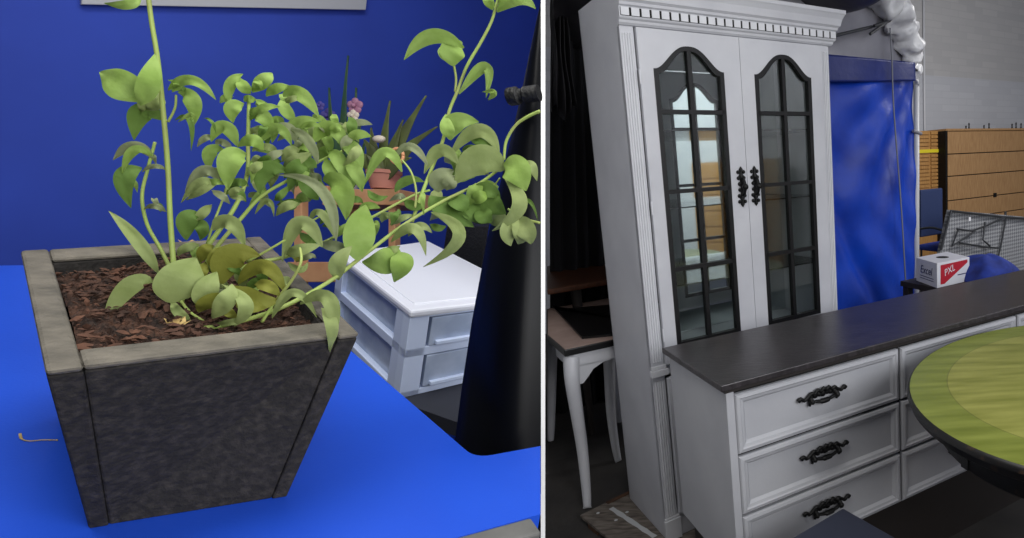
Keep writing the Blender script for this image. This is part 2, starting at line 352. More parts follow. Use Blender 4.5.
# doors with arched openings
def arch(uc, hw_, zb, zs, zc, n=14, off=0):
    pts = [(uc - hw_ + off, zb + off), (uc + hw_ - off, zb + off), (uc + hw_ - off, zs - off * .8)]
    for k in range(1, 2 * n):     # ogee from right shoulder over centre to left shoulder
        t = k / (2 * n); x = 1 - 2 * t; a = abs(x)
        h = .5 * (1 + cos(pi * min(1, a * 1.02) ** 1.25))
        pts.append((uc + x * (hw_ - off), zs + (zc - zs) * h - off * .9))
    pts.append((uc - hw_ + off, zs - off * .8)); return pts
for side, (du0, du1, uc) in enumerate(((.056, .4815, .256), (.4835, .909, .694))):
    d = MB(); zb, zt = .745, 1.995; T = .02
    inn = arch(uc, .147, .803, 1.857, 1.943)
    # outer outline matched point for point with the arch
    out_ = [(du0, zb), (du1, zb), (du1, 1.857)]
    k2 = len(inn) - 4
    for k in range(1, k2 + 1):
        t = k / (k2 + 1)
        x = du1 + (du0 - du1) * t; out_.append((x, zt))
    out_.append((du0, 1.857))
    out_[3] = (du1, zt); out_[-2] = (du0, zt)
    P3 = lambda q, v: [C(a, v, b) for a, b in q]
    d.loop(P3(out_, -.018), P3(inn, -.018), CAB[2] * T)
    door = d.build('glass_door', M['whitegrey'], cab)
    fr_ = MB().loop(P3(inn, -.021), P3(arch(uc, .147, .803, 1.857, 1.943, off=.0185), -.021), CAB[2] * .024)
    fr_.box(CAB, uc - .0085, uc + .0085, -.02, .002, .81, 1.935)
    for z in (1.705, 1.41, 1.112): fr_.box(CAB, uc - .14, uc + .14, -.021, .002, z - .0078, z + .0078)
    fr_.build('lattice_frame', M['muntin'], door)
    g = MB().prism(P3(arch(uc, .147, .803, 1.857, 1.943, off=.006), -.006), CAB[2] * .003); g.build('glass_pane', M['glass'], door)
    # cast iron pull
    hu = .451 if side == 0 else .517; h = MB(); hc = 1.41
    path = [(0, .082), (0, .07), (.0, .058), (0, .045), (0, .03), (0, 0), (0, -.03), (0, -.045), (0, -.058), (0, -.07), (0, -.082)]
    h.tube([C(hu + a, -.022, hc + b) for a, b in path], [.0015, .009, .004, .011, .007, .005, .007, .011, .004, .009, .0015], 10)
    for s_ in (-1, 1):
        for b in (.06, .036, .012, -.012, -.036, -.06): h.ball(C(hu + s_ * (.013 if abs(b) != .012 else .009), -.021, hc + b), .0082, 8)
    h.tube([C(hu, -.02, hc + .04), C(hu, -.042, hc + .026), C(hu, -.05, hc), C(hu, -.042, hc - .026), C(hu, -.02, hc - .04)], [.005, .006, .009, .006, .005], 8)
    h.ball(C(hu, -.05, hc), .013, 10)
    h.build('door_pull', M['iron'], door, smooth=True)
# small hinges, glass shelves
for z in (1.80, 1.33, .84): MB().tube([C(.054, -.021, z), C(.054, -.021, z + .05)], .003, 6).build('hinge', M['white'], cab)
for z in (1.03, 1.34, 1.64): MB().box(CAB, PT + .002, W - PT - .002, .05, DP - .018, z, z + .005).build('glass_shelf', M['glass'], cab)

# ================================================================== RIGHT: LONG DRESSER
def Dp(u, v, z): return DRS[0] + DRS[1] * u + DRS[2] * v + ZV * z
HD = .8786; LW = 2.09
drs = thing('dresser', Dp(LW / 2, .23, FZ), 'long low white dresser with charcoal top and black ornate drawer pulls', 'dresser')
m = MB().box(DRS, .02, LW - .02, .030, .455, .24, HD - .022); m.box(DRS, .02, .046, .014, .032, .24, HD - .022); m.build('carcass', M['drawer'], drs, bevel=.002)
MB().box(DRS, .05, LW - .05, .05, .43, FZ, .24).build('plinth', M['plinth'], drs)
m = MB().box(DRS, 0, LW, 0, .4667, HD - .020, HD); m.build('countertop', M['counter'], drs, bevel=.003)
MB().box(DRS, .016, LW - .016, .012, .45, HD - .032, HD - .020).build('top_moulding', M['plinth'], drs)
def pull(fr, u, z, v, parent):
    P = lambda a, b, c: fr[0] + fr[1] * (u + a) + fr[2] * (v - c) + ZV * (z + b)
    h = MB()
    h.tube(spl([P(-.096, .004, .004), P(-.086, .011, .006), P(-.074, .001, .006), P(-.06, .008, .007), P(-.046, .019, .008), P(-.034, .014, .009), P(-.022, .026, .010), P(-.01, .018, .011), P(0, .028, .012),
                P(.01, .018, .011), P(.022, .026, .010), P(.034, .014, .009), P(.046, .019, .008), P(.06, .008, .007), P(.074, .001, .006), P(.086, .011, .006), P(.096, .004, .004)], 3), .0058, 7)
    for a, b, r in ((-.03, .009, .011), (-.015, .012, .0115), (0, .010, .013), (.015, .012, .0115), (.03, .009, .011), (-.048, .006, .010), (.048, .006, .010), (-.09, .004, .0055), (.09, .004, .0055)): h.ball(P(a, b - .001, .006), r, 8, (1, .6, 1), fr)
    for s_ in (-1, 1): h.tube([P(s_ * .05, .004, 0), P(s_ * .05, -.002, .018)], [.010, .007], 8); h.ball(P(s_ * .05, -.006, .018), .009, 8); h.tube([P(s_ * .05, .004, .004), P(s_ * .054, -.022, .008)], [.008, .0045], 8)
    h.tube(spl([P(-.05, -.003, .014), P(-.036, -.008, .015), P(-.018, -.012, .016), P(0, -.0135, .016), P(.018, -.012, .016), P(.036, -.008, .015), P(.05, -.003, .014)], 4), [.0035] * 4 + [.0055] * 5 + [.0085] * 7 + [.0055] * 5 + [.0035] * 4, 8)
    return h.build('drawer_pull', M['iron'], parent, smooth=True)
def panel(fr, u0, u1, z0, z1, v, m, parent, name='drawer'):
    # stepped, mitred moulding rising to a border then falling to a flat field
    def R(i, d): return [fr[0] + fr[1] * a + fr[2] * (v - d) + ZV * b for a, b in ((u0 + i, z0 + i), (u1 - i, z0 + i), (u1 - i, z1 - i), (u0 + i, z1 - i))]
    rings = [R(0, -.012), R(0, .008), R(.004, .014), (R(.014, .016)), R(.018, .012), R(.026, .010), R(.034, .002), R(.038, .002)]
    vs = [p for r in rings for p in r]; fs = []
    for k in range(len(rings) - 1):
        for j in range(4): fs.append((k * 4 + j, k * 4 + (j + 1) % 4, (k + 1) * 4 + (j + 1) % 4, (k + 1) * 4 + j))
    q = (len(rings) - 1) * 4; fs.append((q, q + 1, q + 2, q + 3)); fs.append((3, 2, 1, 0))
    return MB().add(vs, fs).build(name, m, parent)
for cidx in range(3):
    for r in range(3):
        u0, dw_ = ((.048, .645), (.704, .636), (1.352, .64))[cidx]; z1 = .835 - r * .197
        dr = panel(DRS, u0, u0 + dw_, z1 - .1885, z1, .026, M['drawer'], drs)
        pull(DRS, u0 + dw_ / 2 + (-.008, .022, 0)[cidx], z1 - .084, .020, dr)
        MB().box(DRS, u0 - .006, u0 + dw_ + .006, .028, .0295, z1 - .193, z1 + .005).build('recess', M['gap'], dr)

# ================================================================== RIGHT: ROUND TABLE
TC = V((0.9168, 1.5794, 0)); TR = .644; TA, TBB, TTH = 0.6321, 0.5184, .7145
def oval(mb):     # the top is slightly oval
    ea, eb = V((cos(TTH), sin(TTH), 0)), V((-sin(TTH), cos(TTH), 0))
    for p in mb.v:
        q = p - TC; a, b = q.dot(ea), q.dot(eb); t = TC + ea * (a * TA / .64) + eb * (b * TBB / .64); p.x, p.y = t.x, t.y
    return mb
TZ = .839
def tabletopmat():
    m = bpy.data.materials.new('green_stained_veneer'); m.use_nodes = True; nt = m.node_tree; b = nt.nodes['Principled BSDF']; b.inputs['Roughness'].default_value = .32
    tc = nt.nodes.new('ShaderNodeTexCoord'); ln = nt.nodes.new('ShaderNodeVectorMath'); ln.operation = 'LENGTH'
    fl_ = nt.nodes.new('ShaderNodeVectorMath'); fl_.operation = 'MULTIPLY'; fl_.inputs[1].default_value = (1, 1, 0)
    mo = nt.nodes.new('ShaderNodeMapping'); mo.vector_type = 'TEXTURE'; mo.inputs['Rotation'].default_value = (0, 0, TTH); mo.inputs['Scale'].default_value = (TA / .64, TBB / .64, 1); nt.links.new(tc.outputs['Object'], mo.inputs[0]); nt.links.new(mo.outputs[0], fl_.inputs[0]); nt.links.new(fl_.outputs[0], ln.inputs[0])
    mp = nt.nodes.new('ShaderNodeMapping'); mp.inputs['Rotation'].default_value = (0, 0, radians(-8)); mp.inputs['Scale'].default_value = (2, 11, 1); nt.links.new(tc.outputs['Object'], mp.inputs[0])
    no = nt.nodes.new('ShaderNodeTexNoise'); no.inputs['Scale'].default_value = 2.2; no.inputs['Detail'].default_value = 7; nt.links.new(mp.outputs[0], no.inputs[0])
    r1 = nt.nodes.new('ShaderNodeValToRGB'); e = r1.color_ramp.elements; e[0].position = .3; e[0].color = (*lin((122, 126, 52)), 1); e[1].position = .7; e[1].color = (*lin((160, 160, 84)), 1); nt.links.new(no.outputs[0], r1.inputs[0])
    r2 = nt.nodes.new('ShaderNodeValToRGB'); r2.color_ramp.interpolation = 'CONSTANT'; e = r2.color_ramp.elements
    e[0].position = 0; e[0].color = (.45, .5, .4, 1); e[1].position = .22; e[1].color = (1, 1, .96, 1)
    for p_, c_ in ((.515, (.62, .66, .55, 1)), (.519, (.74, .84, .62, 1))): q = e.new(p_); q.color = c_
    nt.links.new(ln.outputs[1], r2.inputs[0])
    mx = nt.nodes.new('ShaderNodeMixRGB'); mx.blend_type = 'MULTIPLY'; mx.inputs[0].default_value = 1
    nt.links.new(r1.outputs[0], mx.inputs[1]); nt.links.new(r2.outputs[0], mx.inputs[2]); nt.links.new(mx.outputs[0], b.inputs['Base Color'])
    return m
tab = thing('dining_table', V((TC.x, TC.y, FZ)), 'rounded dining table with green-yellow wood top and worn black edge and base', 'table')
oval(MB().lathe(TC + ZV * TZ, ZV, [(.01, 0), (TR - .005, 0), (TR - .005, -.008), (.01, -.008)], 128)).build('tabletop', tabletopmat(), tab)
oval(MB().lathe(TC + ZV * TZ, ZV, [(TR - .0052, -.0012), (TR - .004, .0004), (TR - .001, -.002), (TR + .003, -.007), (TR + .004, -.016), (TR - .001, -.022), (TR - .004, -.034), (TR - .016, -.044), (TR - .04, -.048), (TR - .06, -.048), (TR - .05, -.009)], 128)).build('table_edge', M['tableblack'], tab, smooth='auto')
oval(MB().lathe(TC + ZV * TZ, ZV, [(TR - .09, -.049), (TR - .09, -.125), (TR - .095, -.132), (TR - .14, -.132), (TR - .14, -.049)], 96)).build('apron', M['tableblack'], tab, smooth='auto')
a0 = TC - V((cos(.3), sin(.3), 0)) * 0
MB().lathe(V((TC.x, TC.y, FZ)), ZV, [(.16, .08), (.17, .12), (.10, .2), (.07, .3), (.11, .42), (.08, .56), (.13, .66), (.3, TZ - .004)], 32).build('pedestal', M['tableblack'], tab, smooth='auto')
for k in range(4):
    q = .4 + k * pi / 2; d_ = V((cos(q), sin(q), 0)); b0 = V((TC.x, TC.y, FZ))
    MB().tube(spl([b0 + d_ * .08 + ZV * .16, b0 + d_ * .22 + ZV * .14, b0 + d_ * .36 + ZV * .06, b0 + d_ * .45 + ZV * .03], 4), [.05] * 5 + [.04] * 5 + [.03] * 3, 10).build('foot', M['tableblack'], tab, smooth=True)
bl0 = onZ(966, 458, TZ - .10); bl0.z = 0; bd_ = (TC - bl0).normalized(); fq = (V((bl0.x, bl0.y, 0)), V((-bd_.y, bd_.x, 0)), bd_, ZV)
MB().box(fq, -.013, .013, -.006, .03, TZ - .128, TZ - .049).build('apron_block', M['tableblack'], tab, bevel=.002)

# dark seat corner in the foreground
SZ = .47
s0 = onZ(843, 507.5, SZ); s1 = onZ(786, 541, SZ); s2 = onZ(902, 541, SZ)
e1 = (s1 - s0).normalized(); e2 = (s2 - s0).normalized()
bench = thing('padded_stool', V(((s0 + e1 * .2 + e2 * .2).x, (s0 + e1 * .2 + e2 * .2).y, FZ)), 'dark slate square seat corner in front of the dresser, nearest the viewer', 'stool')
qd = [s0, s0 + e1 * .40, s0 + e1 * .40 + e2 * .40, s0 + e2 * .40]
MB().prism(qd, V((0, 0, -.05))).build('seat', M['seat'], bench, bevel=.006)
qi = [s0 + (e1 + e2) * .02, s0 + e1 * .38 + e2 * .02, s0 + (e1 + e2) * .38, s0 + e2 * .38 + e1 * .02]
MB().prism([p - ZV * .05 for p in qi], V((0, 0, -.05))).build('apron', M['tableblack'], bench)
for a, b in ((.04, .04), (.36, .04), (.36, .36), (.04, .36)):
    p = s0 + e1 * a + e2 * b; MB().tube([V((p.x, p.y, FZ)), V((p.x, p.y, SZ - .08))], [.013, .02], 10).build('leg', M['tableblack'], bench, smooth='auto')

# ================================================================== RIGHT: board under the cabinet
b1, b2, b3 = onZ(580, 515, 0), onZ(630, 491, 0), onZ(612, 541, 0)
bd = [b1, b1 + (b2 - b1) * 3.2, b1 + (b2 - b1) * 3.2 + (b3 - b1) * 3.0, b1 + (b3 - b1) * 3.0]
bo = MB().prism([p - ZV * .0005 for p in bd], V((0, 0, -.012))).build('plywood_board', M['board'])
tag(bo, 'scuffed plywood board lying under the corner of the tall white cabinet', 'board')
def scuff(a, b, wd):
    A = onZ(*a, 0); B = onZ(*b, 0); n_ = (B - A).normalized().cross(ZV); m = MB(); k = 9
    pts = [A.lerp(B, i / k) for i in range(k + 1)]; vs = []
    for i, p in enumerate(pts): r = wd * (.6 + .5 * random.random()); vs += [p + n_ * r, p - n_ * r]
    vs = [p + ZV * .0006 for p in vs]
    m.add(vs, [(2 * i, 2 * i + 2, 2 * i + 3, 2 * i + 1) for i in range(k)]); return m
sc = scuff((611, 508), (655, 537), .015).build('paint_scuff', M['scuff'], bo)
MB().prism([p - ZV * .0005 for p in (b1.lerp(b2, .5), b1.lerp(b2, 1.0), b1.lerp(b2, 1.0) + (b3 - b1) * .07, b1.lerp(b2, .5) + (b3 - b1) * .07)], V((0, 0, .004))).build('edge_strip', M['boardedge'], bo)
for p in ((616, 520), (627, 512), (598, 513)):
    q = onZ(*p, 0); MB().lathe(q, ZV, [(.008, 0), (.006, .001)], 7).build('paint_spot', M['scuff'], bo)
for f_ in (.25, .9, 2.0): 
    A = b1 + (b3 - b1) * f_
    MB().prism([A - ZV * .0125, A + (b3 - b1).normalized() * .08 - ZV * .0125, A + (b3 - b1).normalized() * .08 + (b2 - b1) * 3.1 - ZV * .0125, A + (b2 - b1) * 3.1 - ZV * .0125], V((0, 0, -.022))).build('runner', M['boardedge'], bo)

# ================================================================== RIGHT: white console table at far left
TB = yawframe(onZ(564, 350, .75).x, onZ(564, 350, .75).y, .60)
def cab_leg(foot, top, m_, parent, out=None):
    out = out or V((0, 0, 0)); f0 = V(foot); t0 = V(top)
    P = [t0, t0.lerp(f0, .12) + out * .030, t0.lerp(f0, .35) + out * .012, t0.lerp(f0, .62) - out * .012, t0.lerp(f0, .86) - out * .004, f0 + out * .012 + ZV * .012, f0 + out * .018]
    pts = spl(P, 5); n = len(pts); R_ = []
    for i in range(n):
        t = i / (n - 1); R_.append(.020 * (1 - t) ** 1.1 + .0155 + (.004 if t > .93 else 0))
    return MB().tube(pts, R_, 12).build('leg', m_, parent, smooth=True)
ct = thing('console_table', V((TB[0].x, TB[0].y, FZ)), 'white console table on curved legs with black panel on its pinkish top', 'table')
TLv, TLu = .91, .50
def tcut(f, a_, b_, px=546.5):
    for _ in range(50):
        m_ = (a_ + b_) / 2
        if proj(f(m_))[0] < px: b_ = m_
        else: a_ = m_
    return a_
TBP = lambda u, v, z: TB[0] + TB[1] * u + TB[2] * v + ZV * z
vc = tcut(lambda t: TBP(0, t, .75), 0, TLv); uc2 = TLu - tcut(lambda t: TBP(TLu - t, TLv, .75), 0, TLu)
def ctop(i_, z0_, z1_): return MB().prism([TBP(u, v, z0_) for u, v in ((i_, i_), (TLu - i_, i_), (TLu - i_, TLv - i_), (uc2 + i_, TLv - i_), (i_, vc - i_ * .5))], V((0, 0, z1_ - z0_)))
ctop(0, .718, .749).build('table_top', M['blacktop'], ct, bevel=.004)
ctop(.006, .7492, .7515).build('tan_cover', M['tan'], ct)
ap = MB(); 
for (u0, u1, v0, v1) in ((.02, TLu - .02, .02, .04), (.02, .04, .02, vc - .06), (TLu - .04, TLu - .02, .02, TLv - .02), (uc2 + .06, TLu - .02, TLv - .04, TLv - .02)): ap.box(TB, u0, u1, v0, v1, .655, .728)
# shaped corners of the apron
for a_, b_, L_ in ((TB[1], TB[2], TLu),):
    base = TB[0] + b_ * .02
    for e_, sg in ((.02, 1), (L_ - .02, -1)):
        q = [(0, .66), (0, .57), (.05, .575), (.075, .60), (.10, .63), (.15, .652), (.2, .656), (.2, .66)]
        ap.prism([base + a_ * (e_ + sg * x_) + ZV * z_ for x_, z_ in q], b_ * .02)
ap.build('apron', M['white'], ct)
TBP = lambda u, v, z: TB[0] + TB[1] * u + TB[2] * v + ZV * z
pf = onZ(588, 506, FZ)
f3 = onZ(551, 440, FZ); d3 = (f3 - CAM).dot(CF); ya, yb = 0., 440.
for _ in range(50):
    ym = (ya + yb) / 2
    if at(553, ym, d3).z > .715: ya = ym
    else: yb = ym
cab_leg(f3, at(553, ya, d3), M['white'], ct, V((0, 0, 0)))
for (u, v) in ((.035, .035), (TLu - .035, .035), (TLu - .035, TLv - .035)):
    o_ = (TB[1] * (u - TLu / 2) + TB[2] * (v - TLv / 2)).normalized(); top = TBP(u, v, .70); ft = V((top.x, top.y, FZ))
    if (u, v) == (.035, .035): ft = pf
    cab_leg(ft, top, M['white'], ct, o_)
cab_leg(w2_ := onZ(617, 461, FZ), V((w2_.x, w2_.y, .72)) - TB[2] * .02, M['white'], ct, TB[1] * .3 - TB[2] * .6)
pl = [onZ(582, 339, .7525), onZ(646, 327, .7525), onZ(560, 262, .7525), onZ(520, 262, .7525)]
q0 = pl[0]; e1_ = (onZ(609, 336.5, .7525) - q0).normalized(); e2_ = (onZ(547, 301.5, .7525) - q0).normalized()
k1 = tcut(lambda t: q0 + e2_ * t, 0, .82, 546.8); k2 = .40 - tcut(lambda t: q0 + e1_ * (.40 - t) + e2_ * .70, 0, .40, 546.8)
bp_ = MB().prism([q0, q0 + e1_ * .40, q0 + e1_ * .40 + e2_ * .70, q0 + e1_ * k2 + e2_ * .70, q0 + e2_ * k1], V((0, 0, .010))).build('black_glass_sheet', M['blacktop'])
tag(bp_, 'flat black panel lying on the pinkish top of the white console table', 'glass sheet')
# second, wood-topped table behind it
w2 = onZ(617, 461, FZ); T2 = yawframe(w2.x, w2.y, .66)
wt = thing('wooden_table', V((T2[0].x, T2[0].y, FZ)), 'dark table with an orange-brown wooden top edge behind the white console table', 'table')
T2P = lambda u, v, z: T2[0] + T2[1] * u + T2[2] * v + ZV * z
zt2 = .90
def ucut(v_, z_, px_):     # where the row v_ meets the partition side
    a_, b_ = -3., .5
    for _ in range(50):
        m_ = (a_ + b_) / 2
        if proj(T2P(m_, v_, z_))[0] > px_: b_ = m_
        else: a_ = m_
    return b_
MB().prism([T2P(u, v, zt2 - .03) for u, v in ((ucut(.3, zt2, 547), .3), (.7, .3), (.7, 1.2), (ucut(1.2, zt2, 547), 1.2))], V((0, 0, .03))).build('table_top', M['woodbrown'], wt, bevel=.006)
for (u, v) in ((.6, .4), (.02, .42), (.6, 1.1), (.2, 1.1)):
    top = T2P(u, v, zt2 - .04); ft = V((top.x, top.y, FZ))
    MB().tube([ft, top], [.018, .03], 10).build('leg', M['plinth'], wt, smooth='auto')
# ================================================================== RIGHT: dark backdrop, hanging sheets, canopy, tarp
def wave(P0, eu, ev, amp, nu, nv, fn, nrm):
    return MB().grid(lambda a, b: P0 + eu * a + ev * b + nrm * (amp * fn(a, b)), nu, nv)
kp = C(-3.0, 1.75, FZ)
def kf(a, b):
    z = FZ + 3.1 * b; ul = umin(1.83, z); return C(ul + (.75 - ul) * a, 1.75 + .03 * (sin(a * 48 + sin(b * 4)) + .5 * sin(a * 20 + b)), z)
m = MB().grid(kf, 70, 14)  # black sheet standing in for the unlit depth behind the cabinet
o = m.build('dark_backdrop', M['dark'], smooth=True, solid=.003); tag(o, 'black sheet added to stand for the darkness behind the tall white cabinet', 'backdrop')
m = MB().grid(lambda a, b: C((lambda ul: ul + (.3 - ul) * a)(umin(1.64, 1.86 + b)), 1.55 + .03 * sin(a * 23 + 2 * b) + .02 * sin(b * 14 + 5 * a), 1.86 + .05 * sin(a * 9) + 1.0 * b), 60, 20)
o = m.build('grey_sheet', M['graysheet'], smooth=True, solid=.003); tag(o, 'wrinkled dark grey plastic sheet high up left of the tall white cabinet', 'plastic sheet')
tv = .80      # tarp plane, behind the cabinet
tl = onp(815, 57, C(0, tv, 0), CAB[2]); tr = onp(911, 66, C(0, tv, 0), CAB[2])
def uz(px, py, v): p = onp(px, py, C(0, v, 0), CAB[2]); return (p - CAB[0]).dot(CAB[1]), p.z
u0, z0 = uz(818, 57, tv); u1, z1 = uz(910.5, 63, tv); ub, zb_ = uz(905, 300, tv)
def tarpf(a, b):
    x = 1 - a; y = 1 - b; h = 0
    ang = math.atan2(y + .02, x + .05); rr = math.hypot(x, y * 1.2)
    h += .42 * sin(ang * 15 + .6 * sin(rr * 5)) * min(1, rr * 2.2) * math.exp(-((rr - .45) / .45) ** 2)
    d = (a - .12 - .62 * (y - .25) / .75)          # long crease running down to the right
    h += .9 * math.exp(-(d / .07) ** 2) - .55 * (1 / (1 + math.exp(d * 30)))
    h += .14 * sin(a * 13 + 4 * sin(b * 3)) + .10 * sin((a * .7 + b) * 34 + 3 * sin(a * 6))
    return h
zt_ = (z0 + z1) / 2
m = MB().grid(lambda a, b: C(u0 - .35 + (u1 - u0 + .375) * a, tv + .055 * tarpf(a, b), .35 + (zt_ - .35) * b), 90, 70)
tp = m.build('blue_tarp', M['tarp'], smooth=True, solid=.002); tag(tp, 'creased bright blue tarpaulin hanging from a frame right of the tall cabinet', 'tarpaulin')
zt_ = (z0 + z1) / 2
m = MB().grid(lambda a, b: C(u0 - .35 + (u1 - u0 + .35) * a, tv - .04 + .01 * sin(a * 12) * (1 - b), zt_ - .12 - .06 * (1 - a) + (.125 + .06 * (1 - a)) * b), 60, 10)  # same cloth in darker blue, shade along its top put into the colour
m.build('top_shade', M['tarpshade'], tp, smooth=True, solid=.002)
m = MB().grid(lambda a, b: C(u0 - .6 + (u1 - u0 + .62) * a, tv + .03 + .02 * sin(a * 13 + 3 * b), zt_ - .05 + .75 * b), 50, 16)
o = m.build('plastic_sheet', M['plastic'], smooth=True, solid=.002); tag(o, 'pale grey plastic sheet hanging above the blue tarpaulin', 'plastic sheet')
# canopy roof sheet over the cabinet
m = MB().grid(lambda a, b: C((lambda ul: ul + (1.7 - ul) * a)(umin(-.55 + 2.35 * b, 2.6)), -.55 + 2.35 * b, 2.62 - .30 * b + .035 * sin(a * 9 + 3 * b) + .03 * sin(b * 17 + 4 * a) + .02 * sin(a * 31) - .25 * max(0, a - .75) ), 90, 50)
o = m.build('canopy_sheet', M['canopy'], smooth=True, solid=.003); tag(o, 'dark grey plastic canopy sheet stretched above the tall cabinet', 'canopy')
# tent frame: pole and plastic wrapped arch
pu, _ = uz(915, 180, tv + .05); 
pole = thing('tent_frame', C(pu, tv + .05, FZ), 'white tent frame pole with its curved top wrapped in crumpled plastic', 'frame')
MB().tube([C(uz(915.5, 285, tv + .0)[0], tv, FZ), C(uz(916.5, 90, tv)[0], tv, uz(916, 85, tv)[1])], .021, 12).build('pole', M['pole'], pole, smooth=True)
wp = [(918, 88), (917, 72), (912, 54), (905, 36), (895, 18), (882, 3), (866, -10), (850, -20)]
pts = []
for k, (a, b) in enumerate(wp):
    uu, zz = uz(a - 2, b, tv - .0); pts.append(C(uu, tv - .10 * max(0, k - 2) / 5, zz))
pts = spl(pts, 9)
rad = [.022 + .085 * min(1, i / 34) + .008 * sin(i * .9) for i in range(len(pts))]
mm = MB().tube(pts, rad, 26)
from mathutils import noise as _nz
for p in mm.v:
    p += _nz.noise_vector(p * 9) * .05 + _nz.noise_vector(p * 26) * .022
mm.build('plastic_wrap', M['wrap'], pole, smooth=True)
MB().tube([C(uz(917, 70, tv)[0], tv - .03, uz(917, 72, tv)[1]), C(uz(905, 67, tv)[0], tv - .03, uz(905, 68, tv)[1])], .008, 8).build('clip', M['steel'], pole)
MB().tube([C(uz(911, 131, tv)[0], tv - .02, uz(911, 131, tv)[1]), C(uz(919, 134, tv)[0], tv - .02, uz(919, 134, tv)[1])], .012, 8).build('joint_tape', M['plastic'], pole)
bars = MB()
for A, B in (((834, 36), (874, 26)), ((874, 26), (892, 20)), ((870, 34), (895, 17))):
    ua, za = uz(*A, tv - .1); ub_, zb2 = uz(*B, tv - .1); bars.tube([C(ua, tv - .1, za), C(ub_, tv - .08, zb2)], .010, 8)
bars.build('cross_bar', M['steel'], pole)
cb = spl([C(uz(a, b, tv - .09)[0], tv - .09, uz(a, b, tv - .09)[1]) for a, b in ((890, 28), (892, 60), (893, 95), (896, 140), (900, 190), (903, 235), (906, 290))], 6)
o = MB().tube(cb, .0055, 8).build('cable', M['cable'], smooth=True); tag(o, 'thin grey cable hanging down in front of the blue tarpaulin', 'cable')

# ================================================================== RIGHT: background furniture against the block wall
def facebox(px0, py0, px1, vv):   # returns u0,z,u1 on the plane v
    a = uz(px0, py0, vv); b = uz(px1, py0, vv); return a[0], a[1], b[0]
bv = 3.1
ua, za = uz(946, 131, bv); ub2, _ = uz(1060, 128, bv)
BB = (CAB[0], CAB[1], CAB[2], ZV)
ch = thing('wood_chest', C((ua + ub2) / 2, bv + .25, FZ), 'tall light brown wooden chest of drawers against the painted block wall', 'chest of drawers')
MB().box(BB, ua, ub2, bv + .01, bv + .5, FZ, za).build('carcass', M['oak'], ch)
MB().box(BB, ua - .02, ub2, bv - .02, bv + .5, za, za + .03).build('chest_top', M['oak'], ch, bevel=.004)
zs = [za - .01] + [uz(985, y, bv)[1] for y in (153, 174, 197, 215)]; zs.append(zs[-1] - .17); zs.append(zs[-1] - .17)
for k in range(len(zs) - 1):
    dr = MB().box(BB, ua + .03, ub2 - .03, bv - .012, bv + .01, zs[k + 1] + .012, zs[k]).build('drawer', M['oak'], ch, bevel=.006)
    MB().box(BB, ua + .02, ub2 - .02, bv + .004, bv + .0105, zs[k + 1] - .003, zs[k + 1] + .014).build('drawer_gap', M['gap'], dr)
kx, kz = uz(994, 195, bv); MB().box(BB, kx - .035, kx + .035, bv - .022, bv - .012, kz - .03, kz + .03).build('lock_plate', M['iron'], ch)
MB().box(BB, ua - .045, ua - .008, bv - .03, bv + .45, FZ, za - .0).build('side_post', M['iron'], ch)
ox = [(966, 5), (969, 9), (984, 6), (989, 9), (1012, 8), (1016, 10), (1021, 9)]
for k, (x_, h_) in enumerate(ox):
    uu, _ = uz(x_, 128, bv + .1); z_ = za + .03; hh = h_ * 5.6 / 580
    b_ = MB().lathe(C(uu, bv + .1, z_), ZV, [(.016, 0), (.018, .004), (.012, .012), (.008, hh * .5), (.012, hh * .8), (.006, hh)], 12)
    o = b_.build('candlestick', M['iron'], smooth='auto'); tag(o, ('leftmost', 'second from left', 'third from left', 'middle', 'third from right', 'second from right', 'rightmost')[k] + ' of seven small black upright ornaments on the tall wooden chest', 'ornament', 'small dark ornaments on the wooden chest')
# orange slatted unit to its left
ua3, za3 = uz(917, 131, bv + .1); ub3, _ = uz(943.5, 131, bv + .1)
ch2 = thing('slatted_cabinet', C((ua3 + ub3) / 2, bv + .3, FZ), 'orange pine slatted cabinet with a strip of yellow tape beside the wooden chest', 'cabinet')
MB().box(BB, ua3 - .3, ub3, bv + .12, bv + .55, FZ, za3).build('carcass', M['oak2'], ch2)
m = MB(); z_ = za3 - .01
while z_ > .9: m.box(BB, ua3 - .28, (ua3 + ub3) / 2 - .015, bv + .1, bv + .12, z_ - .036, z_); m.box(BB, (ua3 + ub3) / 2 + .015, ub3 - .01, bv + .1, bv + .12, z_ - .036, z_); z_ -= .05
m.build('slats', M['oak2'], ch2)
zy = uz(930, 151, bv + .09)[1]; MB().box(BB, ua3 - .3, ub3, bv + .09, bv + .099, zy - .022, zy + .022).build('yellow_tape', M['yellow'], ch2)
# blue padded chair
cv_ = 2.2
cu0, cz0 = uz(921, 190, cv_); cu1, _ = uz(943, 190, cv_); cz1 = uz(930, 236, cv_)[1]
cc = thing('blue_chair', C((cu0 + cu1) / 2, cv_ - .2, FZ), 'dark blue padded chair standing behind the white tent pole', 'chair')
MB().box(BB, cu0, cu1, cv_, cv_ + .05, cz1, cz0).build('backrest', M['navy'], cc, bevel=.015)
MB().box(BB, cu0 - .08, cu1 + .06, cv_ - .45, cv_, cz1 - .13, cz1 - .07).build('seat', M['bluefab'], cc, bevel=.02)
for a in (cu0 - .04, cu1 + .02):
    for b in (cv_ - .42, cv_ - .03): MB().tube([C(a, b, FZ), C(a, b, cz1 - .12)], .012, 8).build('leg', M['steel'], cc)
    MB().tube(spl([C(a, cv_ - .02, cz1 + .10), C(a, cv_ - .2, cz1 + .12), C(a, cv_ - .40, cz1 + .06), C(a, cv_ - .42, cz1 - .1)], 5), .013, 8).build('armrest', M['steel'], cc, smooth=True)
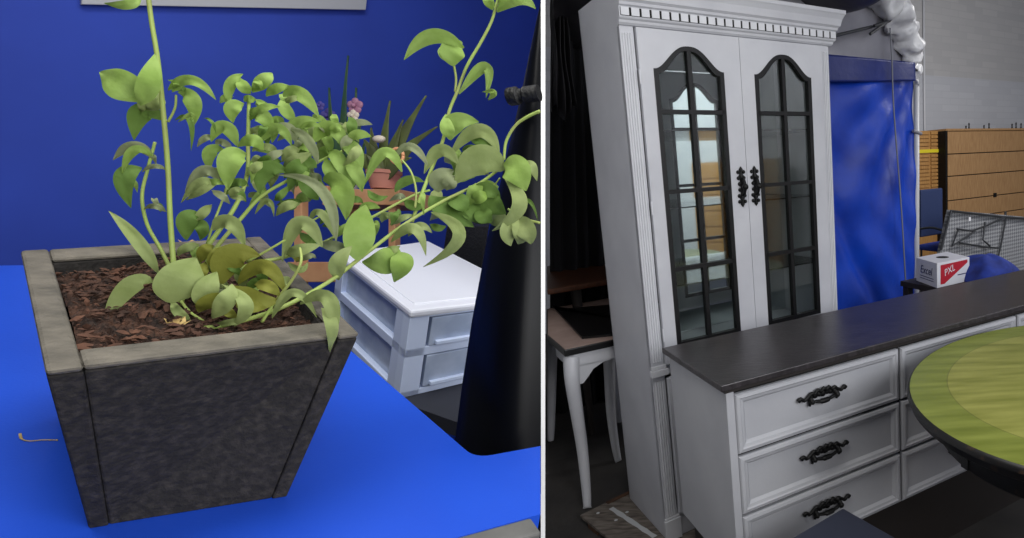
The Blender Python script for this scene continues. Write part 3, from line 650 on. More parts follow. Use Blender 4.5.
# folding table standing on its edge, underside towards the room
def latmat():
    m = mat('grey_lattice_underside', (128, 130, 134), .55); nt = m.node_tree; b = nt.nodes['Principled BSDF']; tc = nt.nodes.new('ShaderNodeTexCoord')
    mp = nt.nodes.new('ShaderNodeMapping'); mp.inputs['Rotation'].default_value = (0, 0, radians(45)); nt.links.new(tc.outputs['UV'], mp.inputs[0])
    ck = nt.nodes.new('ShaderNodeTexChecker'); ck.inputs['Scale'].default_value = 34; ck.inputs['Color1'].default_value = (*lin((146, 148, 152)), 1); ck.inputs['Color2'].default_value = (*lin((98, 100, 106)), 1)
    nt.links.new(mp.outputs[0], ck.inputs[0]); nt.links.new(ck.outputs[0], b.inputs['Base Color']); return m
fv = 1.75
A0 = onp(950, 210, C(0, fv, 0), CAB[2]); A1 = onp(1060, 220, C(0, fv, 0), CAB[2]); A2 = onp(1060, 300, C(0, fv, 0), CAB[2]); A3 = onp(938, 262, C(0, fv, 0), CAB[2])
fz = .0
def F3(a, b, d=0): return (A0 * (1 - a) + A1 * a) * (1 - b) + (A3 * (1 - a) + A2 * a) * b - CAB[2] * d
ft = thing('folding_table', C((A0 - CAB[0]).dot(CAB[1]) + .3, fv, A3.z - .1), 'grey folding table tipped on edge showing lattice underside and tube frame', 'folding table')
m = MB().hexa([F3(0, 0), F3(1, 0), F3(1, 1), F3(0, 1)], [F3(0, 0, -.04), F3(1, 0, -.04), F3(1, 1, -.04), F3(0, 1, -.04)])
o = m.build('lattice_panel', latmat(), ft); uvl = o.data.uv_layers.new(name='UVMap')
for lp in o.data.loops:
    p = o.data.vertices[lp.vertex_index].co; uvl.data[lp.index].uv = (p.dot(CAB[1]), p.z)
tf = MB(); pts = [onp(a, b, C(0, fv - .03, 0), CAB[2]) for a, b in ((941, 250), (951, 211), (1003, 217), (1030, 219))]; tf.tube(pts, .014, 8)
for seg in (((957, 229), (972, 231), (988, 225), (1005, 217)), ((958, 230), (952, 246), (968, 236), (975, 231)), ((985, 222), (983, 240), (990, 246)), ((1006, 218), (1001, 245), (997, 262)), ((960, 243), (985, 247), (998, 248))):
    tf.tube([onp(a, b, C(0, fv - .045, 0), CAB[2]) for a, b in seg], .0105, 8)
tf.build('tube_frame', M['steel'], ft)
lx, lz = uz(969, 219, fv - .05); MB().box(BB, lx - .015, lx + .015, fv - .062, fv - .058, lz - .02, lz + .02).build('white_tag', M['card'], ft)
for u_ in ((A0 - CAB[0]).dot(CAB[1]) + .1, (A0 - CAB[0]).dot(CAB[1]) + 1.0): MB().tube([C(u_, fv + .02, FZ), C(u_, fv + .02, A0.z - .1)], .014, 8).build('leg', M['steel'], ft)
# low support behind the dresser, with cloth bundle and tissue box
def UD(px, py, z): p = onZ(px, py, z); q = p - DRS[0]; return q.dot(DRS[1]), q.dot(DRS[2])
SB = .80
su0 = UD(915, 288, SB)[0] - .02
st = thing('side_shelf', Dp(1.5, .8, FZ), 'low dark shelf behind the dresser holding the white box and blue bundle', 'shelf')
MB().box(DRS, 1.64, 2.3, .60, 1.0, SB - .03, SB).build('shelf_top', M['plinth'], st)
for a in (1.67, 2.27):
    for b in (.63, .97): MB().box(DRS, a - .02, a + .02, b - .02, b + .02, FZ, SB - .03).build('leg', M['plinth'], st)
# white supply box : corners from pixels on top plane
BZ = SB + .135
def ub_(px, py): return onZ(px, py, BZ)
k0 = onZ(937, 263.5, BZ); e1b = (onZ(969.5, 257, BZ) - k0); e2b = (onZ(916, 257.5, BZ) - k0)
bx = thing('tissue_box', V(((k0 + (e1b + e2b) * .5).x, (k0 + (e1b + e2b) * .5).y, SB)), 'white cardboard box with red label and oval opening behind the dresser', 'box')
dn = V((0, 0, -(BZ - SB)))
MB().hexa([k0 + dn, k0 + e1b + dn, k0 + e1b + e2b + dn, k0 + e2b + dn], [k0, k0 + e1b, k0 + e1b + e2b, k0 + e2b]).build('carton', M['card'], bx, bevel=.002)
nrF = e1b.cross(ZV).normalized(); nrL = -e2b.cross(ZV).normalized()
if nrF.dot(CAM - k0) < 0: nrF = -nrF
if nrL.dot(CAM - k0) < 0: nrL = -nrL
def BF(a, b): return k0 + e1b * a + dn * (1 - b) + nrF * .0012
def BL_(a, b): return k0 + e2b * (1 - a) + dn * (1 - b) + nrL * .0012
MB().add([BF(.10, .90), BF(.93, .92), BF(.93, .80), BF(.22, .12), BF(.10, .12)], [(0, 1, 2, 3, 4)]).build('red_label', M['red'], bx)
MB().lathe(k0 + (e1b + e2b) * .5 + ZV * .0005, ZV, [(.036, 0), (.034, .0008)], 20).build('opening', M['gap'], bx)
def text(s, org, ex, up, size, m_, parent, name='lettering', shear=0):
    cu2 = bpy.data.curves.new(name, 'FONT'); cu2.body = s; cu2.size = size; cu2.extrude = .0003; cu2.shear = shear; cu2.align_x = 'CENTER'; cu2.align_y = 'CENTER'
    t = bpy.data.objects.new('t', cu2); COL.objects.link(t); bpy.context.view_layer.update()
    me = bpy.data.meshes.new_from_object(t.evaluated_get(bpy.context.evaluated_depsgraph_get())); bpy.data.objects.remove(t)
    me.materials.clear(); me.materials.append(m_)
    o = bpy.data.objects.new(name, me); COL.objects.link(o); o.parent = parent; ex = ex.normalized(); up = (up - ex * up.dot(ex)).normalized(); n_ = ex.cross(up)
    p = org - wloc(parent); o.matrix_local = Matrix(((ex.x, up.x, n_.x, p.x), (ex.y, up.y, n_.y, p.y), (ex.z, up.z, n_.z, p.z), (0, 0, 0, 1))); return o
text('PXL', BF(.36, .62) + nrF * .0012, e1b + ZV * .075, ZV, .052, M['card'], bx, shear=.2)
text('Excel', BL_(.5, .58) + nrL * .0012, -e2b, ZV, .062, M['ink'], bx, shear=.25)
for k in range(2): MB().add([BL_(.2, .33 - k * .1), BL_(.85, .33 - k * .1), BL_(.85, .30 - k * .1), BL_(.2, .30 - k * .1)], [(0, 1, 2, 3)]).build('print_line', M['ink'], bx)
MB().add([BF(.62, .38), BF(.92, .38), BF(.92, .34), BF(.62, .34)], [(0, 1, 2, 3)]).build('print_line', M['ink'], bx)
# blue fabric bundle
fbp = onZ(985, 280, SB); 
fb = MB().grid(lambda a, b: V((0, 0, 0)), 1, 1); fb = MB()
cen = Dp((fbp - DRS[0]).dot(DRS[1]) + .04, (fbp - DRS[0]).dot(DRS[2]) + .02, SB)
NB = 36
for i in range(NB // 2 + 1):
    for j in range(NB):
        th = pi / 2 * i / (NB // 2); q = 2 * pi * j / NB; k_ = 1 + .12 * sin(3 * q + 2 * th) + .05 * sin(7 * q) * sin(2 * th)
        fb.v.append(cen + DRS[1] * (.17 * k_ * sin(th) * cos(q)) + DRS[2] * (.18 * k_ * sin(th) * sin(q)) + ZV * (.135 * cos(th) * (1 + .15 * sin(4 * q) * sin(th)) + .002))
for i in range(NB // 2):
    for j in range(NB): fb.f.append((i * NB + j, (i + 1) * NB + j, (i + 1) * NB + (j + 1) % NB, i * NB + (j + 1) % NB))
fb.f.append(tuple((NB // 2) * NB + j for j in range(NB)))
o = fb.build('fabric_bundle', M['bluefab'], smooth=True); tag(o, 'crumpled bright blue cloth bundle right of the white box behind the dresser', 'cloth')

# things behind the camera that the mirror shows
rc = thing('wood_chest', V((6.1, .05, FZ)), 'orange-brown wooden chest by the right wall, reflected in the left glass door of the cabinet', 'chest of drawers')
RB = (V((5.85, -.45, 0)), V((0, 1, 0)), V((1, 0, 0)), ZV)
MB().box(RB, 0, 1.0, 0, .5, FZ, 1.62).build('carcass', M['oak2'], rc)
for k in range(6): MB().box(RB, .03, .97, -.015, 0, .06 + k * .26, .29 + k * .26).build('drawer', M['oak2'], rc, bevel=.005)

# ================================================================== LEFT: OFFICE
DH = -POTH
LF = (LO, LX, LY, LN)
def loc(P): d = P - LO; return d.dot(LX), d.dot(LY), d.dot(LN)
# desk outline (desk plane), front edge -> notch -> far edge
out = [onL(-60, 900, DH), onL(200, 609, DH), onL(455, 538, DH), onL(540.5, 514, DH), onL(540.5, 446, DH)]
nt_ = onL(475, 458, DH); dg = onL(350, 350, DH); rt_ = onL(541, 446, DH)
for k in range(7):
    t = k / 6; a = nt_ + (rt_ - nt_).normalized() * .022; b = nt_ + (dg - nt_).normalized() * .022
    out.append(a * (1 - t) ** 2 + nt_ * 2 * t * (1 - t) + b * t * t)
far_r = onL(256, 263, DH)
out += [dg, far_r, onL(0, 265.5, DH), onL(-120, 268, DH)]
pl_ = onL(-200, 500, DH)
# keep the sheet a simple polygon: end near the viewer on the left
out.append(onL(-150, 600, DH))
desk = thing('desk', LO + LN * DH - LN * .55, 'bright blue desk top with grey front edge under the planter', 'desk')
MB().prism(out, -LN * .028).build('desk_top', M['bluedesk'], desk)
A = onL(150, 620, DH); B = onL(531, 517, DH); ed = (B - A).normalized(); en = LN.cross(ed)
if en.dot(onL(300, 400, DH) - A) > 0: en = -en
MB().prism([A, B, B + en * .03, A + en * .03], -LN * .03).build('edge_band', M['alu'], desk, bevel=.003)
for p in (onL(120, 560, DH), onL(440, 470, DH), onL(20, 300, DH)):
    q = p - LN * .028; MB().tube([q, q - LN * .5], .02, 12).build('leg', M['alu'], desk, smooth='auto')
# blue wall of the office
WY = 2.2
wp0 = LO + LY * WY
def onW(px, py, d=0): return onp(px, py, LO + LY * (WY - d), LY)
wq = [onW(-260, -330), onW(541.6, -330), onW(541.6, 760), onW(-260, 760)]
MBw = MB().prism(wq, LY * .05); struct(MBw.build('wall_left', M['bluewall']))
wb = thing('whiteboard', onW(220, 5), 'bottom of a pale grey framed board hung on the blue wall', 'board')
t0, t1 = onW(81, 4.5, .03), onW(365.5, 10, .03)
upw = (LN - LN * 0)
MB().prism([t0, t1, t1 + LN * .35, t0 + LN * .35], LY * .03).build('board_face', M['pwhite'], wb)
MB().prism([t0 - LY * .005 - LN * .0, t1 - LY * .005, t1 - LY * .005 + LN * .055, t0 - LY * .005 + LN * .055], LY * .034).build('board_frame', M['greyboard'], wb, bevel=.003)
# low dark bench beyond the desk
nd_ = at(411, 311, 1.14)             # near top corner of the drawer unit
hN = loc(nd_)[2]
lo_, hi_ = 0., .5
for _ in range(40):
    md = (lo_ + hi_) / 2
    if proj(nd_ - LN * md)[1] > 400: hi_ = md
    else: lo_ = md
UH = lo_; BH = hN - UH
bq = []
be = [onL(-100, 262, BH), onL(541, 210, BH)]
pA = LO + LX * -.6 + LY * .78 + LN * BH
lim = onp(541, 400, LO + LN * BH, LN)
x_n = onL(541, 440, BH); x_f = onW(541, 200)
ff = loc(x_n); 
def benchpt(px, py): return onL(px, py, BH)
wl = onp(-260, 300, wp0, LY)
dqh = [nd_, onp(539, 296.5, nd_, LN), onp(428, 240.5, nd_, LN), onp(337, 253, nd_, LN)]
c4 = sum(dqh, V((0, 0, 0))) / 4
pts_b = [onL(541, 452, BH), onL(372, 392, BH), c4 + (dqh[3] - c4) * 1.02 - LN * UH, c4 + (dqh[2] - c4) * 1.25 - LN * UH, onL(541, 262, BH)]
struct(MB().prism(pts_b, -LN * .03).build('trim_2', M['bench']))

# ---- drawer unit
dq = [nd_, onp(539, 296.5, nd_, LN), onp(428, 240.5, nd_, LN), onp(337, 253, nd_, LN)]   # near, right, back, left
du_ = thing('drawer_unit', (dq[0] + dq[2]) / 2 - LN * UH, 'small white plastic drawer unit with two frosted drawers behind the desk corner', 'drawer unit')
def shrink(q, s_, dz=0):
    c_ = sum(q, V((0, 0, 0))) / 4; return [c_ + (p - c_) * s_ - LN * dz for p in q]
MB().hexa(shrink(dq, 1.0, .016), shrink(dq, 1.0, .0)).build('lid', M['pwhite'], du_, bevel=.005)
MB().hexa(shrink(dq, .86, 0), shrink(dq, .85, -.0025)).build('lid_panel', M['pwhite'], du_, bevel=.001)
inner = shrink(dq, .90); MB().hexa(shrink(dq, .90, UH - .004), shrink(dq, .90, .016)).build('body', M['pclear'], du_)
fm = MB(); qs = shrink(dq, .985)
Hh = [.016, UH * .5, UH]
def facef(i, j, s_=.985):     # face from corner i to j
    q = shrink(dq, s_); return lambda a, h: q[i] + (q[j] - q[i]) * a - LN * h
for i, j in ((0, 1), (3, 0)):
    g = facef(i, j); cc_ = sum(dq, V((0, 0, 0))) / 4; inn_ = (cc_ - (dq[i] + dq[j]) / 2); inn_ -= LN * inn_.dot(LN); inn_.normalize(); T_ = inn_ * .03
    def bar(a0, a1, h0, h1, dd=T_): fm.prism([g(a0, h0), g(a1, h0), g(a1, h1), g(a0, h1)], dd)
    wa = .13 if i == 0 else .16; wb_ = .10
    bar(0, wa if i == 0 else wb_, .014, UH); bar(1 - (wb_ if i == 0 else wa), 1, .014, UH)
    bar(0, 1, UH * .44, UH * .54); bar(0, 1, UH * .93, UH); bar(0, 1, .012, UH * .10)
fm.build('frame', M['pframe'], du_, bevel=.0015)
for h0, h1 in ((UH * .11, UH * .44), (UH * .55, UH * .92)):
    g = facef(0, 1, .99); dr = MB().prism([g(.15, h0), g(.88, h0), g(.88, h1), g(.15, h1)], T_ * 0 + (dq[3] - dq[0]).normalized() * .02).build('drawer', M['pclear'], du_, bevel=.002)
    g2 = facef(0, 1, 1.03); MB().prism([g2(.2, h1 - .012), g2(.85, h1 - .012), g2(.85, h1 - .004), g2(.2, h1 - .004)], (dq[3] - dq[0]).normalized() * .02).build('drawer_lip', M['pframe'], dr, bevel=.001)

# ---- black equipment
eq = thing('equipment_stand', onL(500, 452, DH) - LN * .15, 'glossy black leaning stand with a ribbed knob beyond the desk corner', 'stand')
edge = [(541, 0, 1.00), (536, 22, .99), (528, 60, .98), (520.5, 97, .97), (503, 172, .95), (487, 240, .935), (472, 320, .92), (462, 385, .91), (455, 440, .905), (450, 500, .90)]
rows = []
m = MB(); n = 9
for (x_, y_, D_) in edge:
    xr = 541.0; 
    for k in range(n):
        t = k / (n - 1); px = x_ + (xr - x_) * t; D2 = D_ - .04 * sin(pi * min(1, t * 1.0)) * (xr - x_) / 86 + .03 * (1 - t) * (xr - x_) / 86
        m.v.append(at(px, y_ - 6 * t, D2))
    for k in range(n):
        t = 1 - k / (n - 1); px = x_ + (xr - x_) * t; m.v.append(at(px, y_ - 6 * t, D_ + .10 * (.3 + .7 * (xr - x_) / 86)))
r = 2 * n
for i in range(len(edge) - 1):
    for k in range(r): m.f.append((i * r + k, i * r + (k + 1) % r, (i + 1) * r + (k + 1) % r, (i + 1) * r + k))
m.f += [tuple(reversed(range(r))), tuple((len(edge) - 1) * r + k for k in range(r))]
m.build('black_shell', M['glossblack'], eq, smooth='auto')
kn = MB(); ka = at(508, 97, .93); kb = at(538, 93, .93); kd = (kb - ka)
prof = [(.001, -.001), (.0125, 0), (.0145, .003), (.0145, .016), (.0105, .019), (.0105, .024), (.013, .027), (.013, .05)]
kn.lathe(ka, kd, prof, 20); kn.build('ribbed_knob', M['rubber'], eq, smooth='auto')
bt4 = [at(447, 226, 1.70), at(488, 226, 1.66), at(490, 221, 1.95), at(455, 219, 1.95)]
bbx = MB().hexa([p - LN * (loc(p)[2] - BH) for p in bt4], bt4).build('equipment_box', M['rubber'], bevel=.004); tag(bbx, 'matt black box behind the white plastic drawer unit', 'box')

# ---- planter
pt = thing('potted_plant', L(0, .02, -POTH), 'leafy green herb plant spilling from a tapered square dark wooden planter', 'potted plant')
cBL, cFL, cFR, cBR = onL(20, 250, 0), onL(45, 371, 0), onL(360, 333, 0), onL(261, 236, 0)
bFL, bFR = onL(89, 529, DH), onL(287, 497, DH)
# bottom back corners follow the rim's proportions
bBL = bFL + (cBL - cFL) * .72; bBR = bFR + (cBR - cFR) * .72
def quadp(t, b, fu, fv_, fh):    # point inside planter: fu left->right, fv front->back, fh 0 top..1 bottom
    T4 = (t[0] * (1 - fu) + t[1] * fu) * (1 - fv_) + (t[3] * (1 - fu) + t[2] * fu) * fv_
    B4 = (b[0] * (1 - fu) + b[1] * fu) * (1 - fv_) + (b[3] * (1 - fu) + b[2] * fu) * fv_
    return T4 * (1 - fh) + B4 * fh
TT = [cFL, cFR, cBR, cBL]; BT = [bFL, bFR, bBR, bBL]
Q = lambda fu, fv_, fh: quadp(TT, BT, fu, fv_, fh)
tu, tvv = .088, .11
def slab(name, u0, u1, v0, v1, h0=.0, h1=1.0, m_='potwood', bev=.0018):
    top = [Q(u0, v0, h0), Q(u1, v0, h0), Q(u1, v1, h0), Q(u0, v1, h0)]; bot = [Q(u0, v0, h1), Q(u1, v0, h1), Q(u1, v1, h1), Q(u0, v1, h1)]
    return MB().hexa(bot, top).build(name, M[m_], pt, bevel=bev)
HB = .03
for nm, a in (('side_board', (0, tu, 0, 1)), ('side_board', (1 - tu, 1, 0, 1)), ('front_board', (tu + .0004, 1 - tu - .0004, .006, tvv)), ('back_board', (tu + .0004, 1 - tu - .0004, 1 - tvv, .994))):
    o = slab(nm, *a, h0=HB); rim = MB(); u0_, u1_, v0_, v1_ = a
    top = [Q(u0_, v0_, 0), Q(u1_, v0_, 0), Q(u1_, v1_, 0), Q(u0_, v1_, 0)]; bot = [Q(u0_, v0_, HB), Q(u1_, v0_, HB), Q(u1_, v1_, HB), Q(u0_, v1_, HB)]
    MB().hexa(bot, top).build('worn_rim', M['pottop'], o, bevel=.003)
slab('bottom_board', tu, 1 - tu, tvv, 1 - tvv, .93, .99)
def soil(a, b):
    p = Q(tu + (1 - 2 * tu) * a, tvv + (1 - 2 * tvv) * b, .09); return p + LN * (random.random() * .006 + .010 * sin(a * 5 + 1) * sin(b * 4))
so = MB().grid(soil, 60, 60).build('soil', M['soil'], pt); so['kind'] = 'stuff'
bk = MB()
for k in range(1100):
    a, b = random.random(), random.random(); p = Q(tu + .01 + (.98 - 2 * tu) * a, tvv + .01 + (.98 - 2 * tvv) * b, .08) + LN * (.004 + .010 * sin(a * 5 + 1) * sin(b * 4) + random.random() * .004)
    r_ = .0008 + random.random() ** 2 * .0034; ax = V((random.gauss(0, 1), random.gauss(0, 1), random.gauss(0, .5))).normalized(); ay = ax.cross(LN).normalized(); az = ax.cross(ay)
    bk.ball(p, r_, 5, (1.6, .8, .6), (None, ax, ay, az))
o = bk.build('bark_chips', M['bark'], pt); o['kind'] = 'stuff'

# ---- plant: leaves from (base, mid, tip, width) with depth, as curved folded blades
def leaf(mb, b, m_, t, w_, D, Dt=None, fold=.35, twist=0, point=.5):
    Dt = D if Dt is None else Dt
    P0, P1, P2 = at(*b, D), at(*m_, (D + Dt) / 2 - .012), at(*t, Dt); n = 8; ww = w_ / FPX * D * .5 * (.70 + .18 * max(0, min(1, (b[0] - 100) / 400)))
    pts = []
    for i in range(n + 1):
        s_ = i / n; pts.append(P0 * (1 - s_) ** 2 + (P1 * 2 - (P0 + P2) * .5) * 2 * s_ * (1 - s_) + P2 * s_ * s_)
    vw = (CAM - P1).normalized(); vs = []; prev = None
    for i, p in enumerate(pts):
        s_ = i / n; tg = (pts[min(i + 1, n)] - pts[max(i - 1, 0)]).normalized(); sd = tg.cross(vw).normalized()
        if prev and sd.dot(prev) < 0: sd = -sd
        prev = sd; nn = sd.cross(tg).normalized()
        if nn.dot(vw) < 0: nn = -nn
        sd2 = (sd * cos(twist) + nn * sin(twist))
        prf = max(.06, (sin(pi * min(1, s_ ** .85)) ** .75)) if s_ < 1 else .03
        if s_ < .12: prf = .12 + s_ * 3
        for q, h in ((-1, fold), (-.55, fold * .45 + .10), (0, -.0), (.55, fold * .45 + .10), (1, fold * .7)):
            vs.append(p + sd2 * (ww * prf * q) + nn * (ww * prf * (h - .1)) + nn * (.0008 * sin(i * 2.1 + q * 3)))
    fs = [(i * 5 + j, i * 5 + j + 1, (i + 1) * 5 + j + 1, (i + 1) * 5 + j) for i in range(n) for j in range(4)]
    mb.add(vs, fs)
def stemtube(pts, r0, r1, hairs=False, name='stem'):
    r0 *= .68; r1 *= .72
    P = spl([at(*p) for p in pts], 6); n = len(P); m = MB().tube(P, [r0 + (r1 - r0) * i / (n - 1) for i in range(n)], 9)
    if hairs:
        for i in range(n - 1):
            for k in range(16):
                t = random.random(); p = P[i].lerp(P[i + 1], t); tg = (P[i + 1] - P[i]).normalized()
                a = V((random.gauss(0, 1), random.gauss(0, 1), random.gauss(0, 1))); a = (a - tg * a.dot(tg)).normalized(); rr = r0 + (r1 - r0) * i / n
                b = tg.cross(a) * .00012; q = p + a * rr * .9; m.add([q + b, q - b, q + a * (.0016 + random.random() * .001)], [(0, 1, 2)])
    return m.build(name, M['stem'], pt, smooth=True, fix=False)
stems = [
 ([(176, 300, .60), (173, 258, .60), (170, 215, .595), (168, 170, .59), (164, 120, .58), (158, 62, .57), (151, 18, .565), (146, -25, .56)], .0034, .0025, True),
 ([(172, 272, .61), (160, 248, .61), (147, 224, .605), (142, 196, .60), (148, 168, .60), (155, 142, .60)], .0026, .0018, True),
 ([(150, -2, .565), (143, -6, .565), (138, -6, .56)], .002, .0015, False),
 ([(180, 305, .60), (192, 268, .61), (215, 236, .62), (236, 205, .63), (247, 175, .635), (248, 140, .635), (249, 98, .64)], .0036, .0022, True),
 ([(186, 298, .62), (215, 250, .63), (238, 222, .64), (262, 196, .65), (292, 178, .66), (322, 160, .67), (345, 150, .68)], .0032, .0018, False),
 ([(172, 326, .575), (205, 328, .58), (245, 320, .60), (285, 306, .62), (330, 281, .66), (368, 252, .70), (405, 224, .73), (445, 200, .76), (480, 183, .78), (504, 165, .79)], .0036, .0026, True),
 ([(188, 290, .60), (222, 276, .62), (255, 263, .64), (285, 257, .66), (318, 245, .69), (352, 228, .72), (378, 214, .73), (412, 196, .75), (430, 190, .76)], .0034, .002, True),
 ([(412, 222, .74), (421, 196, .75), (432, 168, .76), (443, 140, .76), (449, 112, .765), (457, 92, .765), (467, 66, .765), (481, 42, .765), (492, 20, .765), (499, -6, .765)], .0032, .0024, True),
 ([(504, 160, .79), (506, 142, .79), (515, 126, .79), (527, 117, .79), (540, 111, .79)], .0026, .003, True),
 ([(508, 209, .79), (522, 218, .79), (540, 223, .79)], .0024, .0026, False),
 ([(262, 322, .60), (275, 302, .60), (292, 280, .60), (301, 262, .60), (300, 248, .61)], .0022, .0016, False),
 ([(415, 208, .72), (416, 190, .72), (411, 172, .72), (402, 160, .72)], .002, .0016, False),
 ([(455, 92, .765), (456, 78, .765), (453, 62, .765)], .002, .0022, False),
 ([(168, 122, .585), (175, 108, .585), (176, 95, .585)], .0016, .0013, False),
 ([(247, 262, .63), (285, 240, .64), (310, 222, .66), (330, 212, .67)], .0018, .0014, False),
 ([(205, 250, .62), (214, 222, .62), (224, 196, .63), (228, 180, .63)], .0016, .0014, False),
 ([(180, 300, .60), (190, 312, .59), (205, 322, .585)], .002, .0016, False),
 ([(500, 178, .79), (490, 190, .79), (470, 208, .79)], .0016, .0012, False),
]
for s_ in stems: stemtube(s_[0], s_[1], s_[2], s_[3])
